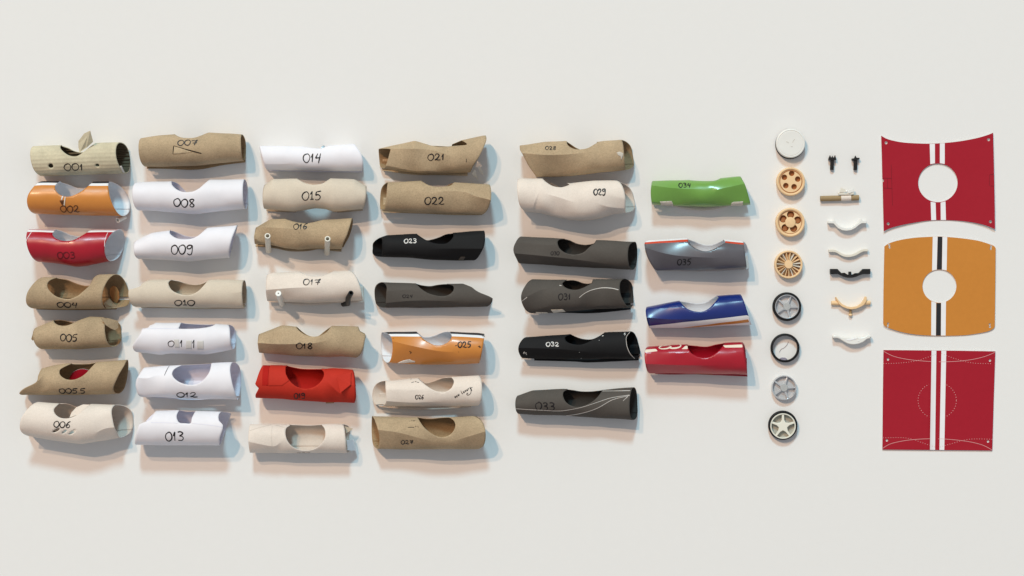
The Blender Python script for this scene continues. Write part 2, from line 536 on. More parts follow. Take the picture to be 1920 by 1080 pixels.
# ------------------------------------------------------------------ rolled paper car bodies
class Sleeve:
    """a sheet rolled round the x axis and lying on the table. th = 0 looks straight up, 90 to the far side,
    -90 to the near side, 180 lies on the table. Outline given in layout pixels."""

    def __init__(s, crop, top, bot, L, R, Lf=None, Rf=None, creases=(), kz=1.0, lo=-150, wob=0.5):
        s.ox, s.oy, s.k = crop
        T = s.px(top); B = s.px(bot)
        allp = np.vstack([T, B])
        s.cx = (allp[:, 0].min() + allp[:, 0].max()) / 2
        s.cy = (T[:, 1].mean() + B[:, 1].mean()) / 2
        xs = np.linspace(allp[:, 0].min() - 20, allp[:, 0].max() + 20, 500)
        t = np.interp(xs, T[:, 0], s.cy - T[:, 1]); b = np.interp(xs, B[:, 0], s.cy - B[:, 1])
        w = 13
        ker = np.ones(w) / w
        t = np.convolve(np.pad(t, w // 2, 'edge'), ker, 'valid')
        b = np.convolve(np.pad(b, w // 2, 'edge'), ker, 'valid')
        s.xs = xs - s.cx
        s.yc_t = (t + b) / 2; s.ry_t = (t - b) / 2
        s.rm = float(s.ry_t.max()) * kz
        s.rz_t = 0.35 * s.ry_t * kz + 0.65 * float(np.median(s.ry_t)) * kz
        s.R0 = float(np.median(s.ry_t))
        s.Ln = s.table(L); s.Rn = s.table(R)
        hid = 3.0 * np.sin(np.linspace(0, math.pi, 181))
        s.Lf = s.table(Lf) if Lf else s.Ln + hid
        s.Rf = s.table(Rf) if Rf else s.Rn - hid
        for n, f in ((s.Ln, s.Lf), (s.Rn, s.Rf)):   # the two halves of an end meet at both silhouettes
            ramp = np.linspace(0, 1, 181)
            d0, d1 = n[0] - f[0], n[-1] - f[-1]
            f += d0 * np.clip(1 - ramp * 6, 0, 1) + d1 * np.clip(1 - (1 - ramp) * 6, 0, 1)
        s.lo, s.hi = lo, lo + 368
        s.wob = wob
        s.seed = (s.cx * 0.37 + s.cy * 0.91) % 6.28
        s.cr = []
        for path, amps, *wd in creases:
            P = s.local(path)
            P = resample(catmull(P, 8), 1.5)
            th = s.theta(P[:, 0], P[:, 1])
            am = np.interp(np.linspace(0, 1, len(P)), np.linspace(0, 1, len(amps)), amps)
            s.cr.append((P[:, 0], th, am, wd[0] if wd else 55.0))

    def px(s, pts):
        p = np.asarray(pts, float)
        return np.stack([s.ox + p[:, 0] * s.k, s.oy + p[:, 1] * s.k], 1)

    def local(s, pts):
        p = s.px(pts)
        return np.stack([p[:, 0] - s.cx, s.cy - p[:, 1]], 1)

    def table(s, v):
        v = [s.ox + a * s.k - s.cx for a in v]
        n = len(v)
        t = np.linspace(0, n - 1, 181)
        if n < 8:
            P = catmull([(i, a) for i, a in enumerate(v)], 12)
            return np.interp(t, P[:, 0], P[:, 1])
        return np.interp(t, np.arange(n), v)

    def yc(s, x): return np.interp(x, s.xs, s.yc_t)
    def ry(s, x): return np.interp(x, s.xs, s.ry_t)
    def rz(s, x): return np.interp(x, s.xs, s.rz_t)

    def theta(s, x, y, far=False):
        q = (y - s.yc(x)) / s.ry(x)
        a = np.degrees(np.arcsin(np.clip(q, -1, 1)))
        a = np.where(q < -1, -90 - np.degrees((-q - 1)) * 1.0, a)
        return 180 - a if far else a

    def end(s, n, f, th):
        th = np.asarray(th, float)
        th = np.where(th < -90, th + 360, th)
        near = th <= 90
        i = np.arange(181)
        return np.where(near, np.interp(90 - th, i, n), np.interp(th - 90, i, f))

    def u_of(s, x, th):
        a = s.end(s.Ln, s.Lf, th); b = s.end(s.Rn, s.Rf, th)
        return (x - a) / (b - a)

    def surf_x(s, x, th, off=0.0):
        """points on the sheet for x (mm) and th (deg)"""
        x = np.asarray(x, float); th = np.asarray(th, float)
        r = np.radians(th)
        sn, cs = np.sin(r), np.cos(r)
        d = np.full(x.shape, float(off))
        d = d + s.wob * (np.sin(x * 0.047 + s.seed + th * 0.021) * np.sin(th * 0.035 + s.seed * 2) * 0.8
                         + 0.35 * np.sin(x * 0.11 + th * 0.05 + s.seed * 3))
        d = d - 1.3 * np.clip((th - (s.lo + 340)) / 20, 0, 1)      # the lap tucks inside
        z = s.rz(x) * (1 + cs) + d * cs
        y = s.yc(x) + s.ry(x) * sn + d * sn
        fold = np.zeros(x.shape)
        rz = s.rz(x)
        for px, pt, am, w in s.cr:                      # a crease turns the sheet on both sides of it into flatter facets
            c = np.interp(x, px, pt); f = np.clip(np.interp(x, px, am) / 8.5, 0, 1) * 0.9
            lo_ = np.maximum(c - 1.7 * w, -88); hi_ = np.minimum(c + w, 88)
            for p, q in ((lo_, c), (c, hi_)):
                sp, sq = np.sin(np.radians(p)), np.sin(np.radians(q))
                zp, zq = np.cos(np.radians(p)), np.cos(np.radians(q))
                t_ = np.clip((sn - sp) / np.maximum(sq - sp, 1e-4), 0, 1)
                zc = zp + (zq - zp) * t_
                on = (th > p) & (th <= q)
                fold = np.where(on, np.minimum(fold, f * (zc - cs) * rz), fold)
        z = z + fold
        return np.stack([x, y, np.maximum(z, 0.2) + 0.2], -1)

    def surf(s, u, th, off=0.0):
        a = s.end(s.Ln, s.Lf, th); b = s.end(s.Rn, s.Rf, th)
        return s.surf_x(a + (b - a) * np.asarray(u), th, off)

    def near_pts(s, P, off=0.0):
        """layout-local xy points laid on the visible half of the sheet"""
        P = np.asarray(P, float)
        return s.surf_x(P[:, 0], s.theta(P[:, 0], P[:, 1]), off)

    # -- parts
    def place(s, name, label, cat, group):
        h = s.R0
        k = (CAM_H - h * MM) / CAM_H
        x, y = world_xy(s.cx, s.cy, h)
        s.root = thing(name, label, cat, (x, y, 0), group, scale=k)
        return s.root

    def shell(s, mats, holes=(), punches=(), bands=(), regions=(), thick=0.8, mo=1, mr=2, name='shell', hi=None):
        lo, hi = s.lo, (s.hi if hi is None else s.lo + 350 if hi == 215 else hi)
        Lx = float(np.mean(s.Rn - s.Ln)); Rr = s.R0 * math.pi / 180
        chains, closed, cut, reg = [], [], [], []

        def to_p(u, th):
            return np.stack([np.asarray(u) * Lx, (np.asarray(th) - lo) * Rr], 1)
        H = (hi - lo) * Rr
        for near, far in holes:
            N = resample(catmull(s.local(near), 6), 1.6)
            F = resample(catmull(s.local(far), 6), 1.6)[::-1]
            tn = s.theta(N[:, 0], N[:, 1]); tf = s.theta(F[:, 0], F[:, 1], True)
            th = np.concatenate([tn, tf]); x = np.concatenate([N[:, 0], F[:, 0]])
            # rounder passage over the silhouette
            P = to_p(s.u_of(x, th), th)
            P = resample(np.vstack([P, P[:1]]), 1.4)[:-1]
            chains.append(P); closed.append(True); cut.append(P)
        for ring in punches:
            N = s.local(ring)
            th = s.theta(N[:, 0], N[:, 1])
            P = to_p(s.u_of(N[:, 0], th), th)
            chains.append(P); closed.append(True); cut.append(P)
        for poly, k in regions:
            N = s.local(poly)
            N = resample(np.vstack([N, N[:1]]), 2.0)[:-1]
            th = s.theta(N[:, 0], N[:, 1])
            P = to_p(np.clip(s.u_of(N[:, 0], th), 0.001, 0.999), th)
            chains.append(P); closed.append(True); reg.append((P, k))
        for t0, t1, k in bands:
            for t in (t0, t1):
                q = np.linspace(0, 1, 70)
                chains.append(to_p(q, np.full(70, t))); closed.append(False)
        for px, pt, am, w in s.cr:
            q = np.clip(s.u_of(px, pt), 0, 1)
            P = to_p(q, pt)
            if len(P) > 2:
                chains.append(P); closed.append(False)
        nu, nv = max(24, int(Lx / 3.2)), max(48, int(H / 2.8))
        gu, gv = np.meshgrid(np.linspace(0, Lx, nu), np.linspace(0, H, nv))
        G = np.stack([gu.ravel(), gv.ravel()], 1)
        edge = (G[:, 0] < 1e-6) | (G[:, 0] > Lx - 1e-6) | (G[:, 1] < 1e-6) | (G[:, 1] > H - 1e-6)
        if chains:
            ok = seg_dist(G, np.concatenate(chains)) > 1.1
            for c in cut:
                ok &= ~inside(c, G)
            G = G[ok | edge]
        V, F = cdt(G, chains, closed)
        F = F[(V[F][:, :, 0].max(1) <= Lx + 1e-4)]
        cen = V[F].mean(1)
        keep = (cen[:, 0] > -1e-4) & (cen[:, 1] > -1e-4) & (cen[:, 1] < H + 1e-4)
        for c in cut:
            keep &= ~inside(c, cen)
        F = F[keep]; cen = cen[keep]
        mi = np.zeros(len(F), int)
        cth = cen[:, 1] / Rr + lo
        for t0, t1, k in bands:
            mi[(cth > t0) & (cth < t1)] = k
        for P, k in reg:
            mi[inside(P, cen)] = k
        used = np.unique(F)
        rm = np.full(len(V), -1); rm[used] = np.arange(len(used))
        F = rm[F]; V = V[used]
        W = s.surf(V[:, 0] / Lx, V[:, 1] / Rr + lo) * MM
        o = new_mesh(name, W, F, mats, s.root, mi, smooth=True, sharp=15, uvs=V / 100.0)
        solidify(o, thick * MM, -1, mo, mr)
        return o

    def ribbon_geo(s, stroke, width, off, verts, faces):
        """one pen stroke (layout-local points) as a thin strip on the sheet"""
        P = resample(stroke, 0.8)
        if len(P) < 2:
            return
        T = np.gradient(P, axis=0)
        T /= np.maximum(np.hypot(T[:, 0], T[:, 1]), 1e-9)[:, None]
        Nn = np.stack([-T[:, 1], T[:, 0]], 1)
        w = width * (0.5 + 0.12 * np.sin(np.linspace(0, 5, len(P)) + len(P)))
        w[0] *= 0.6; w[-1] *= 0.5
        A = s.near_pts(P + Nn * w[:, None], off) * MM; B = s.near_pts(P - Nn * w[:, None], off) * MM
        b = len(verts)
        for a, c in zip(A, B):
            verts.append(a); verts.append(c)
        for i in range(len(P) - 1):
            k = b + 2 * i
            faces.append((k + 1, k + 3, k + 2, k))

    def strokes(s, name, strokes, width, m, off=0.35, label=None):
        verts, faces = [], []
        if not name.endswith('#') and name.startswith(('pen_', 'pale_', 'white_', 'folded_', 'cut_')):       # each mark a piece of its own
            for st in strokes[:-1]:
                s.strokes(name + '#', [st], width, m, off)
            strokes = strokes[-1:]
        name = name.rstrip('#')
        for st in strokes:
            s.ribbon_geo(s.local(st), width, off, verts, faces)
        return new_mesh(name, verts, faces, m, s.root, label=label)

    def number(s, txt, x0, x1, y0, y1, m, width=1.35, gaps=0.12):
        return s.strokes('handwritten_number', text_strokes(txt, x0, x1, y0, y1, gaps=gaps), min(width * 1.25, 0.2 * (y1 - y0) * s.k), m)

    def patch(s, name, poly, m, off=0.5, thick=0.25, label=None):
        """thin piece of tape or torn print stuck on the sheet"""
        P = s.local(poly)
        P = resample(np.vstack([P, P[:1]]), 1.2)[:-1]
        mn, mx = P.min(0), P.max(0)
        gx, gy = np.meshgrid(np.arange(mn[0], mx[0], 1.6), np.arange(mn[1], mx[1], 1.6))
        G = np.stack([gx.ravel(), gy.ravel()], 1)
        G = G[inside(P, G)]
        if len(G):
            G = G[seg_dist(G, P) > 0.7]
        V, F = cdt(G, [P], [True])
        F = F[inside(P, V[F].mean(1))]
        W = s.near_pts(V, off) * MM
        o = new_mesh(name, W, F, m, s.root, label=label)
        return solidify(o, thick * MM, -1)

    def base(s, edge, m, z=0.42, x0=None, x1=None, label=None):
        """lower lap of the sheet that shows below the near wall; edge = its visible rim"""
        E = resample(catmull(s.local(edge), 6), 3.0)
        n = 9
        verts, faces = [], []
        for x, y in E:
            yi = float(s.yc(x)); rz = float(s.rz(x))
            for j in range(n):
                t = j / (n - 1)
                verts.append((x * MM, (yi + (y - yi) * t) * MM, (1.2 + rz * z * t ** 2.2) * MM))
        for i in range(len(E) - 1):
            for j in range(n - 1):
                a = i * n + j
                faces.append((a, a + 1, a + n + 1, a + n)[::-1])
        o = new_mesh('base_flap', verts, faces, m, s.root, label=label)
        return solidify(o, 0.7 * MM, -1)

    def flap(s, name, pts, m, thick=0.8, label=None):
        """flat cut tongue: pts = (X, Y, height mm) in crop coordinates"""
        A = s.local([(p[0], p[1]) for p in pts])
        zz = [p[2] for p in pts]
        n = len(pts)
        up = [(a[0] * MM, a[1] * MM, z * MM) for a, z in zip(A, zz)]
        # best normal
        c = np.mean(up, 0)
        nrm = np.linalg.svd(np.array(up) - c)[2][2]
        if nrm[2] < 0:
            nrm = -nrm
        dn = [tuple(np.array(p) - nrm * thick * MM) for p in up]
        faces = [tuple(range(n)), tuple(range(2 * n - 1, n - 1, -1))]
        for i in range(n):
            j = (i + 1) % n
            faces.append((i, i + n, j + n, j))
        o = new_mesh(name, up + dn, faces, m, s.root, smooth=False, label=label)
        bm = bmesh.new(); bm.from_mesh(o.data)
        bmesh.ops.recalc_face_normals(bm, faces=bm.faces)
        bm.to_mesh(o.data); bm.free()
        return o

    def straw(s, name, a, b, r, m, hollow=0.7, label=None):
        """a, b = (X, Y, height) ends in crop coordinates"""
        A = s.local([(a[0], a[1])])[0]; B = s.local([(b[0], b[1])])[0]
        return tube_mesh(name, [(A[0], A[1], a[2]), (B[0], B[1], b[2])], r, m, s.root, hollow=hollow, label=label)


def ell(cx, cy, rx, ry, rot=0.0, n=20):
    return [tuple(p) for p in circle(cx, cy, rx, ry, n, rot)]


def hid(near, d=12):
    """far rim hidden behind a near rim"""
    return [near[0]] + [(x, y + d) for x, y in near[1:-1]] + [near[-1]]


q1, q2, q3 = 240 / 1364, 240 / 1440, 240 / 1525
GROUP = 'numbered paper car bodies laid out in columns'
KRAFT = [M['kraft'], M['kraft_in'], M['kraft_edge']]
GREY = [M['grey'], M['grey_in'], M['cream_edge']]
CREAM = [M['cream'], M['cream_in'], M['cream_edge']]
WHITE = [M['white'], M['white_in'], M['stripe_white']]
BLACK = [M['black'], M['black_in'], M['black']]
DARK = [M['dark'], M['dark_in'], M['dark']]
CAT = 'paper car body'


# ------------------------------------------------------------------ the table
plate('table_top', [(-2600, -1900), (2600, -1900), (2600, 1900), (-2600, 1900)], -30, 0, M['table'], None, grid=None)
bpy.data.objects['table_top']['kind'] = 'structure'

# ------------------------------------------------------------------ first column
c = (30, 230, q1)
s = Sleeve(c, top=[(180, 250), (485, 238), (850, 216), (1190, 205)], bot=[(180, 573), (270, 572), (700, 556), (1190, 540)],
           L=[195, 178, 190, 225, 290], R=[1112, 1090, 1095, 1130, 1165], Rf=[1112, 1165, 1190, 1192, 1168], wob=0.3)
r = s.place('corrugated_car_body', 'ribbed corrugated cardboard tube marked 001 with a raised flap at its cut hole', CAT, GROUP)
s.shell([M['corr'], M['corr_in_shade'], M['corr']], [([(485, 245), (500, 285), (570, 345), (640, 368), (690, 360), (760, 310), (850, 225)],
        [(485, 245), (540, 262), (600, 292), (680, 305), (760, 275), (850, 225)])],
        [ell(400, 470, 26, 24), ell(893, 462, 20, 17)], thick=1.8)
s.flap('cut_flap', [(706, 330, 58), (690, 275, 52), (692, 205, 56), (758, 128, 62), (826, 100, 66), (846, 214, 54), (780, 275, 56)], M['corr'], 1.6)
s.number('001', 540, 742, 447, 514, M['ink'], 1.3)
s.patch('tape_strip', [(1128, 470), (1148, 466), (1170, 530), (1150, 536)], M['tape_clear'])

s = Sleeve(c, top=[(145, 634), (290, 622), (1000, 627), (1190, 640)], bot=[(150, 966), (200, 970), (700, 990), (1190, 994)],
           L=[290, 222, 155, 158, 208], R=[1000, 1005, 1035, 1085, 1140], Rf=[1000, 1108, 1180, 1187, 1140])
s.place('orange_car_body', 'orange printed tube marked 002 with a torn tab under its hole', CAT, GROUP)
s.shell([M['orange'], M['stripe_white'], M['stripe_black'], M['print_in']],
        [([(468, 630), (443, 682), (455, 730), (500, 775), (560, 795), (620, 790), (690, 760), (760, 712), (832, 632)],
          [(468, 630), (540, 655), (640, 690), (720, 695), (780, 675), (832, 632)])],
        bands=[(46, 61, 1), (61, 86, 2), (86, 100, 1)], mo=3, mr=3)
s.patch('torn_tab', [(496, 836), (552, 832), (542, 868), (520, 884), (512, 866)], M['ink_brown'])
s.patch('tape_strip', [(526, 788), (538, 792), (526, 830), (512, 830)], M['stripe_white'])
s.patch('tape_strip', [(553, 800), (564, 802), (550, 890), (538, 886)], M['stripe_cream'], 0.9)
s.number('002', 500, 698, 893, 958, M['ink_brown'], 1.4)
s.straw('paper_straw', (1138, 1000, 10), (1078, 1040, 26), 4.8, M['whitepl'], 0.62)

c = (30, 410, q1)
s = Sleeve(c, top=[(135, 112), (440, 118), (800, 116), (1135, 116)],
           bot=[(135, 462), (250, 462), (380, 472), (530, 495), (640, 514), (760, 504), (980, 456), (1135, 440)],
           L=[150, 138, 152, 195, 255], R=[1110, 1035, 978, 978, 1012], Rf=[1110, 1132, 1126, 1085, 1015])
s.place('red_car_body', 'glossy red printed tube marked 003, white stripe along its top and white inside', CAT, GROUP)
s.shell([M['redp'], M['stripe_white'], M['print_in']],
        [([(430, 120), (412, 160), (430, 195), (480, 226), (540, 240), (600, 240), (660, 225), (720, 190), (770, 152), (812, 118)],
          [(430, 120), (500, 140), (560, 165), (640, 180), (700, 182), (760, 150), (812, 118)])],
        bands=[(56, 71, 1), (80, 98, 1)], mo=2, mr=2)
s.strokes('white_guide_line', [[(186, 145), (170, 180), (152, 215), (143, 245)], [(997, 150), (984, 195), (975, 240), (972, 300)]], 0.8, M['stripe_white'], 0.2)
s.number('003', 472, 664, 362, 426, M['ink_red'], 1.6)

s = Sleeve(c, top=[(130, 640), (300, 622), (430, 626), (800, 640), (880, 596), (1190, 590)],
           bot=[(130, 952), (200, 960), (600, 964), (1190, 960)],
           L=[300, 222, 150, 136, 185], R=[1075, 1005, 955, 945, 955], Rf=[1075, 1130, 1175, 1187, 1085])
s.place('kraft_car_body', 'brown cardboard tube marked 004 with a collar end and an orange wooden disc inside', CAT, GROUP)
s.shell(KRAFT, [([(430, 628), (375, 660), (360, 710), (390, 770), (460, 830), (540, 855), (610, 855), (690, 820), (750, 770), (800, 722), (822, 690)],
                 [(430, 628), (520, 645), (600, 682), (690, 710), (760, 712), (822, 690)])], thick=1.3, hi=215)
s.base([(190, 968), (400, 974), (700, 976), (1050, 968)], M['kraft_in'], 0.12)  # dark slit under the tube, its shade deepened by darker card
s.flap('front_lip', [(945, 900, 40), (1000, 850, 34), (1040, 905, 26), (1095, 945, 20), (1060, 958, 22), (960, 955, 30)], M['kraft'])
s.flap('wooden_disc', [(985, 745, 14), (1020, 718, 18), (1060, 735, 20), (1085, 790, 20), (1085, 850, 16), (1055, 900, 12), (1010, 870, 10), (980, 800, 10)], M['woodchip'], 2)
s.number('004', 460, 682, 894, 942, M['ink'], 1.4)

c = (30, 580, q2)
s = Sleeve(c, top=[(170, 235), (215, 210), (430, 120), (700, 112), (830, 80), (980, 88), (1170, 120)],
           bot=[(170, 440), (300, 448), (700, 450), (1100, 420), (1170, 408)],
           L=[225, 212, 220, 248, 300], R=[1000, 1020, 1030, 1052, 1095], Rf=[1000, 1140, 1160, 1158, 1100])
s.place('kraft_car_body', 'short brown cardboard tube marked 005 with folded tongues at both ends', CAT, GROUP)
s.shell(KRAFT, [([(430, 124), (460, 152), (510, 175), (580, 180), (650, 160), (740, 112), (828, 82)],
                 [(430, 124), (500, 122), (580, 136), (650, 150), (740, 115), (828, 82)])])
s.flap('end_tongue', [(985, 95, 55), (1070, 102, 46), (1160, 130, 36), (1160, 205, 36), (1128, 232, 40), (1085, 215, 45), (1035, 175, 52)], M['kraft'])
s.flap('end_tongue', [(212, 222, 34), (190, 280, 30), (170, 335, 26), (186, 352, 26), (214, 338, 30)], M['kraft_in'])
s.number('005', 530, 720, 280, 352, M['ink'], 1.5)

s = Sleeve(c, top=[(40, 668), (295, 665), (400, 634), (560, 610), (900, 592), (1255, 568)],
           bot=[(40, 962), (600, 965), (1260, 948)],
           L=[295, 290, 275, 255, 110, 50, 85], R=[1255, 1238, 1172, 1118, 1146], Rf=[1255, 1246, 1225, 1198, 1150],
           creases=[([(285, 800), (340, 730), (440, 640)], [5, 4, 0], 45)])
s.place('kraft_car_body', 'brown cardboard tube marked 005.5 with a long pointed lower left corner', CAT, GROUP)
s.shell(KRAFT, [([(625, 612), (530, 660), (515, 700), (540, 745), (600, 780), (680, 785), (760, 755), (820, 710), (870, 650), (912, 594)],
                 [(625, 612), (740, 614), (820, 612), (912, 594)])])
s.number('005.5', 510, 805, 886, 938, M['ink'], 1.5, gaps=0.06)
A5 = s

c = (30, 670, q1)
s = Sleeve(c, top=[(75, 474), (235, 474), (470, 490), (800, 497), (1220, 506)],
           bot=[(75, 838), (170, 845), (350, 875), (560, 908), (700, 925), (850, 902), (1110, 855), (1220, 850)],
           L=[240, 165, 88, 82, 180], R=[1060, 1042, 1065, 1096, 1108], Rf=[1060, 1190, 1222, 1203, 1112],
           creases=[([(850, 822), (920, 775), (1000, 745), (1095, 735)], [0, 4, 5, 5], 45)])
s.place('cream_car_body', 'cream board tube marked 006 with three leaf-shaped slots under the number', CAT, GROUP)
s.shell(CREAM, [([(465, 490), (432, 540), (445, 585), (490, 625), (545, 640), (610, 635), (690, 600), (750, 545), (800, 500)],
                 [(465, 490), (540, 497), (600, 520), (650, 535), (720, 515), (800, 500)])],
        [ell(462, 768, 46, 14, -0.5), ell(550, 782, 34, 9, -0.6), ell(634, 787, 44, 12, -0.6)], thick=1.0)
s.flap('cut_disc', [(582, 638, 46), (598, 585, 40), (645, 532, 38), (720, 500, 40), (798, 500, 48), (752, 545, 50), (690, 600, 50)], M['cream'])
s.number('006', 442, 624, 673, 734, M['ink'], 1.4)

# ------------------------------------------------------------------ second column
c = (240, 230, q1)
s = Sleeve(c, top=[(135, 166), (350, 132), (500, 124), (860, 106), (1100, 115), (1240, 128)],
           bot=[(135, 472), (190, 470), (400, 468), (640, 462), (800, 455), (1000, 428), (1240, 408)],
           L=[142, 134, 138, 155, 190], R=[1215, 1215, 1222, 1228, 1228], Rf=[1215, 1236, 1240, 1236, 1229], lo=-105)
s.place('kraft_car_body', 'brown cardboard tube marked 007 with a triangular cut under the number', CAT, GROUP)
near = [(500, 126), (570, 160), (640, 172), (720, 170), (790, 145), (860, 108)]
tri = [(511, 258), (560, 274), (640, 300), (700, 322), (600, 336), (505, 343), (507, 300)]
s.shell(KRAFT, [(near, hid(near))], hi=215)
s.patch('lit_triangle', tri, M['kraft_edge'], 0.6)  # triangle's lit look put into a lighter card colour
s.strokes('cut_slit', [[(511, 257), (640, 294), (805, 336)], [(511, 257), (503, 343)]], 1.3, M['black_in'], 0.8)
s.base([(180, 484), (400, 486), (640, 497), (800, 484), (1000, 445), (1235, 416)], M['kraft_in'], 0.12)  # darker card colour deepens the shade of the slit
s.number('007', 552, 760, 196, 250, M['ink'], 1.35)

s = Sleeve(c, top=[(65, 634), (470, 624), (870, 608), (1260, 604)],
           bot=[(65, 930), (110, 935), (300, 940), (500, 960), (650, 975), (760, 972), (1000, 940), (1260, 921)],
           L=[105, 72, 68, 85, 122], R=[1243, 1240, 1242, 1248, 1255], Rf=[1243, 1257, 1261, 1260, 1255])
s.place('white_car_body', 'white paper tube marked 008, straight ended, in the second row under the 007 tube', CAT, GROUP)
s.shell(WHITE, [([(470, 627), (490, 670), (540, 715), (600, 742), (660, 747), (720, 738), (780, 705), (830, 655), (872, 611)],
                 [(470, 627), (520, 645), (570, 695), (612, 738), (680, 748), (780, 715), (872, 611)])], thick=0.5)
s.number('008', 510, 738, 820, 898, M['ink'], 1.6)

c = (240, 410, q1)
s = Sleeve(c, top=[(70, 242), (250, 152), (450, 122), (850, 97), (1170, 70)],
           bot=[(70, 430), (120, 430), (400, 440), (640, 459), (850, 435), (1170, 408)],
           L=[80, 75, 78, 90, 122], R=[1168, 1156, 1120, 1093, 1085])
s.place('white_car_body', 'white paper tube marked 009 with a slanted right end, beside the red 003 tube', CAT, GROUP)
s.shell(WHITE, [([(450, 124), (465, 160), (510, 195), (570, 218), (650, 222), (720, 210), (790, 165), (852, 99)],
                 [(450, 124), (530, 152), (600, 178), (690, 186), (770, 165), (852, 99)])], thick=0.5)
s.number('009', 482, 718, 287, 378, M['ink'], 1.6)

s = Sleeve(c, top=[(20, 652), (440, 650), (860, 649), (1245, 653)], bot=[(20, 938), (90, 940), (700, 946), (1245, 953)],
           L=[280, 230, 200, 163, 150, 30, 26, 28, 33, 42, 55, 72, 92], R=[1240, 1233, 1232, 1235, 1240], Rf=[1240, 1246, 1248, 1247, 1240],
           creases=[([(1085, 780), (1160, 790), (1232, 772)], [0, 2.5, 2.5], 40)], lo=-125)
s.place('grey_board_car_body', 'pale tan board tube marked 010 with an extra layer at its upper left', CAT, GROUP)
s.shell(GREY, [([(465, 652), (445, 680), (460, 725), (500, 770), (560, 800), (630, 815), (700, 808), (770, 770), (820, 715), (864, 652)],
                [(465, 652), (520, 660), (600, 688), (690, 702), (770, 690), (864, 652)])], hi=215)
s.base([(120, 950), (400, 954), (750, 964), (1230, 958)], M['grey_in'], 0.15)
s.number('0!0', 512, 726, 868, 924, M['ink'], 1.4)

c = (240, 590, q3)
s = Sleeve(c, top=[(70, 96), (340, 95), (640, 96), (1050, 110), (1270, 122)],
           bot=[(70, 445), (100, 445), (200, 458), (390, 478), (500, 463), (700, 466), (940, 477), (1270, 410)],
           L=[335, 325, 314, 300, 185, 180, 158, 126, 100, 78, 79, 88, 100, 112], R=[1192, 1225, 1238, 1245, 1252], Rf=[1192, 1252, 1268, 1264, 1253])
s.place('white_car_body', 'white folded paper tube marked 011 with three beige correction squares', CAT, GROUP)
s.shell(WHITE, [([(640, 98), (628, 140), (630, 162), (760, 166), (880, 160), (1000, 140), (1050, 112)],
                 [(640, 98), (700, 106), (850, 114), (950, 118), (1050, 112)])], thick=0.5)
s.flap('inner_layer', [(252, 162, 46), (268, 128, 38), (310, 112, 36), (330, 112, 40), (305, 168, 50)], M['white'])
s.strokes('folded_edge', [[(190, 167), (300, 164), (430, 162), (630, 164)]], 0.9, M['white_in'], 0.3)
for p in ([(575, 288), (632, 288), (637, 387), (580, 387)], [(720, 300), (785, 302), (778, 404), (712, 402)], [(850, 306), (925, 306), (922, 410), (845, 408)]):
    s.patch('correction_square', p, M['corrfluid'], 0.3, 0.15)
s.strokes('handwritten_number', text_strokes('0', 502, 574, 306, 374) + text_strokes('1', 640, 682, 302, 380) + text_strokes('1', 784, 828, 294, 394), 1.35, M['ink'], 0.5)

s = Sleeve(c, top=[(110, 632), (205, 628), (490, 607), (650, 596), (1000, 575), (1330, 563)],
           bot=[(110, 978), (160, 980), (400, 985), (700, 1000), (1330, 1012)],
           L=[205, 168, 117, 132, 170], R=[1255, 1236, 1262, 1302, 1306], Rf=[1255, 1312, 1326, 1317, 1307],
           creases=[([(118, 735), (200, 752), (280, 748), (360, 722), (470, 720)], [6, 7, 5, 3, 0], 45)], lo=-110)
s.place('white_car_body', 'white paper tube marked 012 with a wide round hole and a short slit', CAT, GROUP)
s.shell(WHITE, [([(640, 600), (575, 640), (550, 690), (570, 740), (630, 790), (700, 818), (780, 830), (860, 815), (930, 765), (980, 700), (1000, 640), (1000, 580)],
                 [(640, 600), (720, 598), (850, 590), (1000, 580)])], thick=0.5, hi=215)
s.base([(190, 990), (400, 1000), (720, 1023), (950, 1014), (1180, 1012)], M['white_in'], 0.42)
s.strokes('cut_slit', [[(500, 609), (458, 720)]], 1.0, M['greyp'])
s.number('012', 600, 842, 921, 977, M['ink'], 1.6)

c = (240, 670, q1)
s = Sleeve(c, top=[(80, 568), (300, 568), (540, 564), (720, 570), (1000, 577), (1100, 582)],
           bot=[(80, 930), (500, 940), (1100, 936)],
           L=[310, 300, 290, 280, 262, 148, 130, 115, 103, 95, 88, 85, 85], R=[1000, 992, 982, 980, 988, 1035, 1030, 1015, 1000, 992, 985, 980, 976],
           Rf=[1000, 1058, 1088, 1078, 1062, 1045, 1030, 1016, 1003, 992, 985, 980, 976])
s.place('white_car_body', 'white paper tube marked 013 with open folded panels along its top, lowest of its column', CAT, GROUP)
s.shell(WHITE, [([(548, 567), (536, 610), (545, 650), (575, 687), (630, 692), (690, 692), (700, 640), (724, 573)],
                 [(548, 567), (620, 578), (724, 573)])], thick=0.5)
s.strokes('folded_edge', [[(270, 686), (400, 687), (560, 690)], [(700, 692), (900, 712), (1030, 734)]], 1.0, M['white_in'], 0.3)
s.flap('inner_layer', [(205, 675, 50), (240, 630, 40), (285, 590, 34), (300, 600, 40), (268, 680, 56)], M['white_in'])
s.number('013', 422, 620, 783, 880, M['ink'], 1.6)

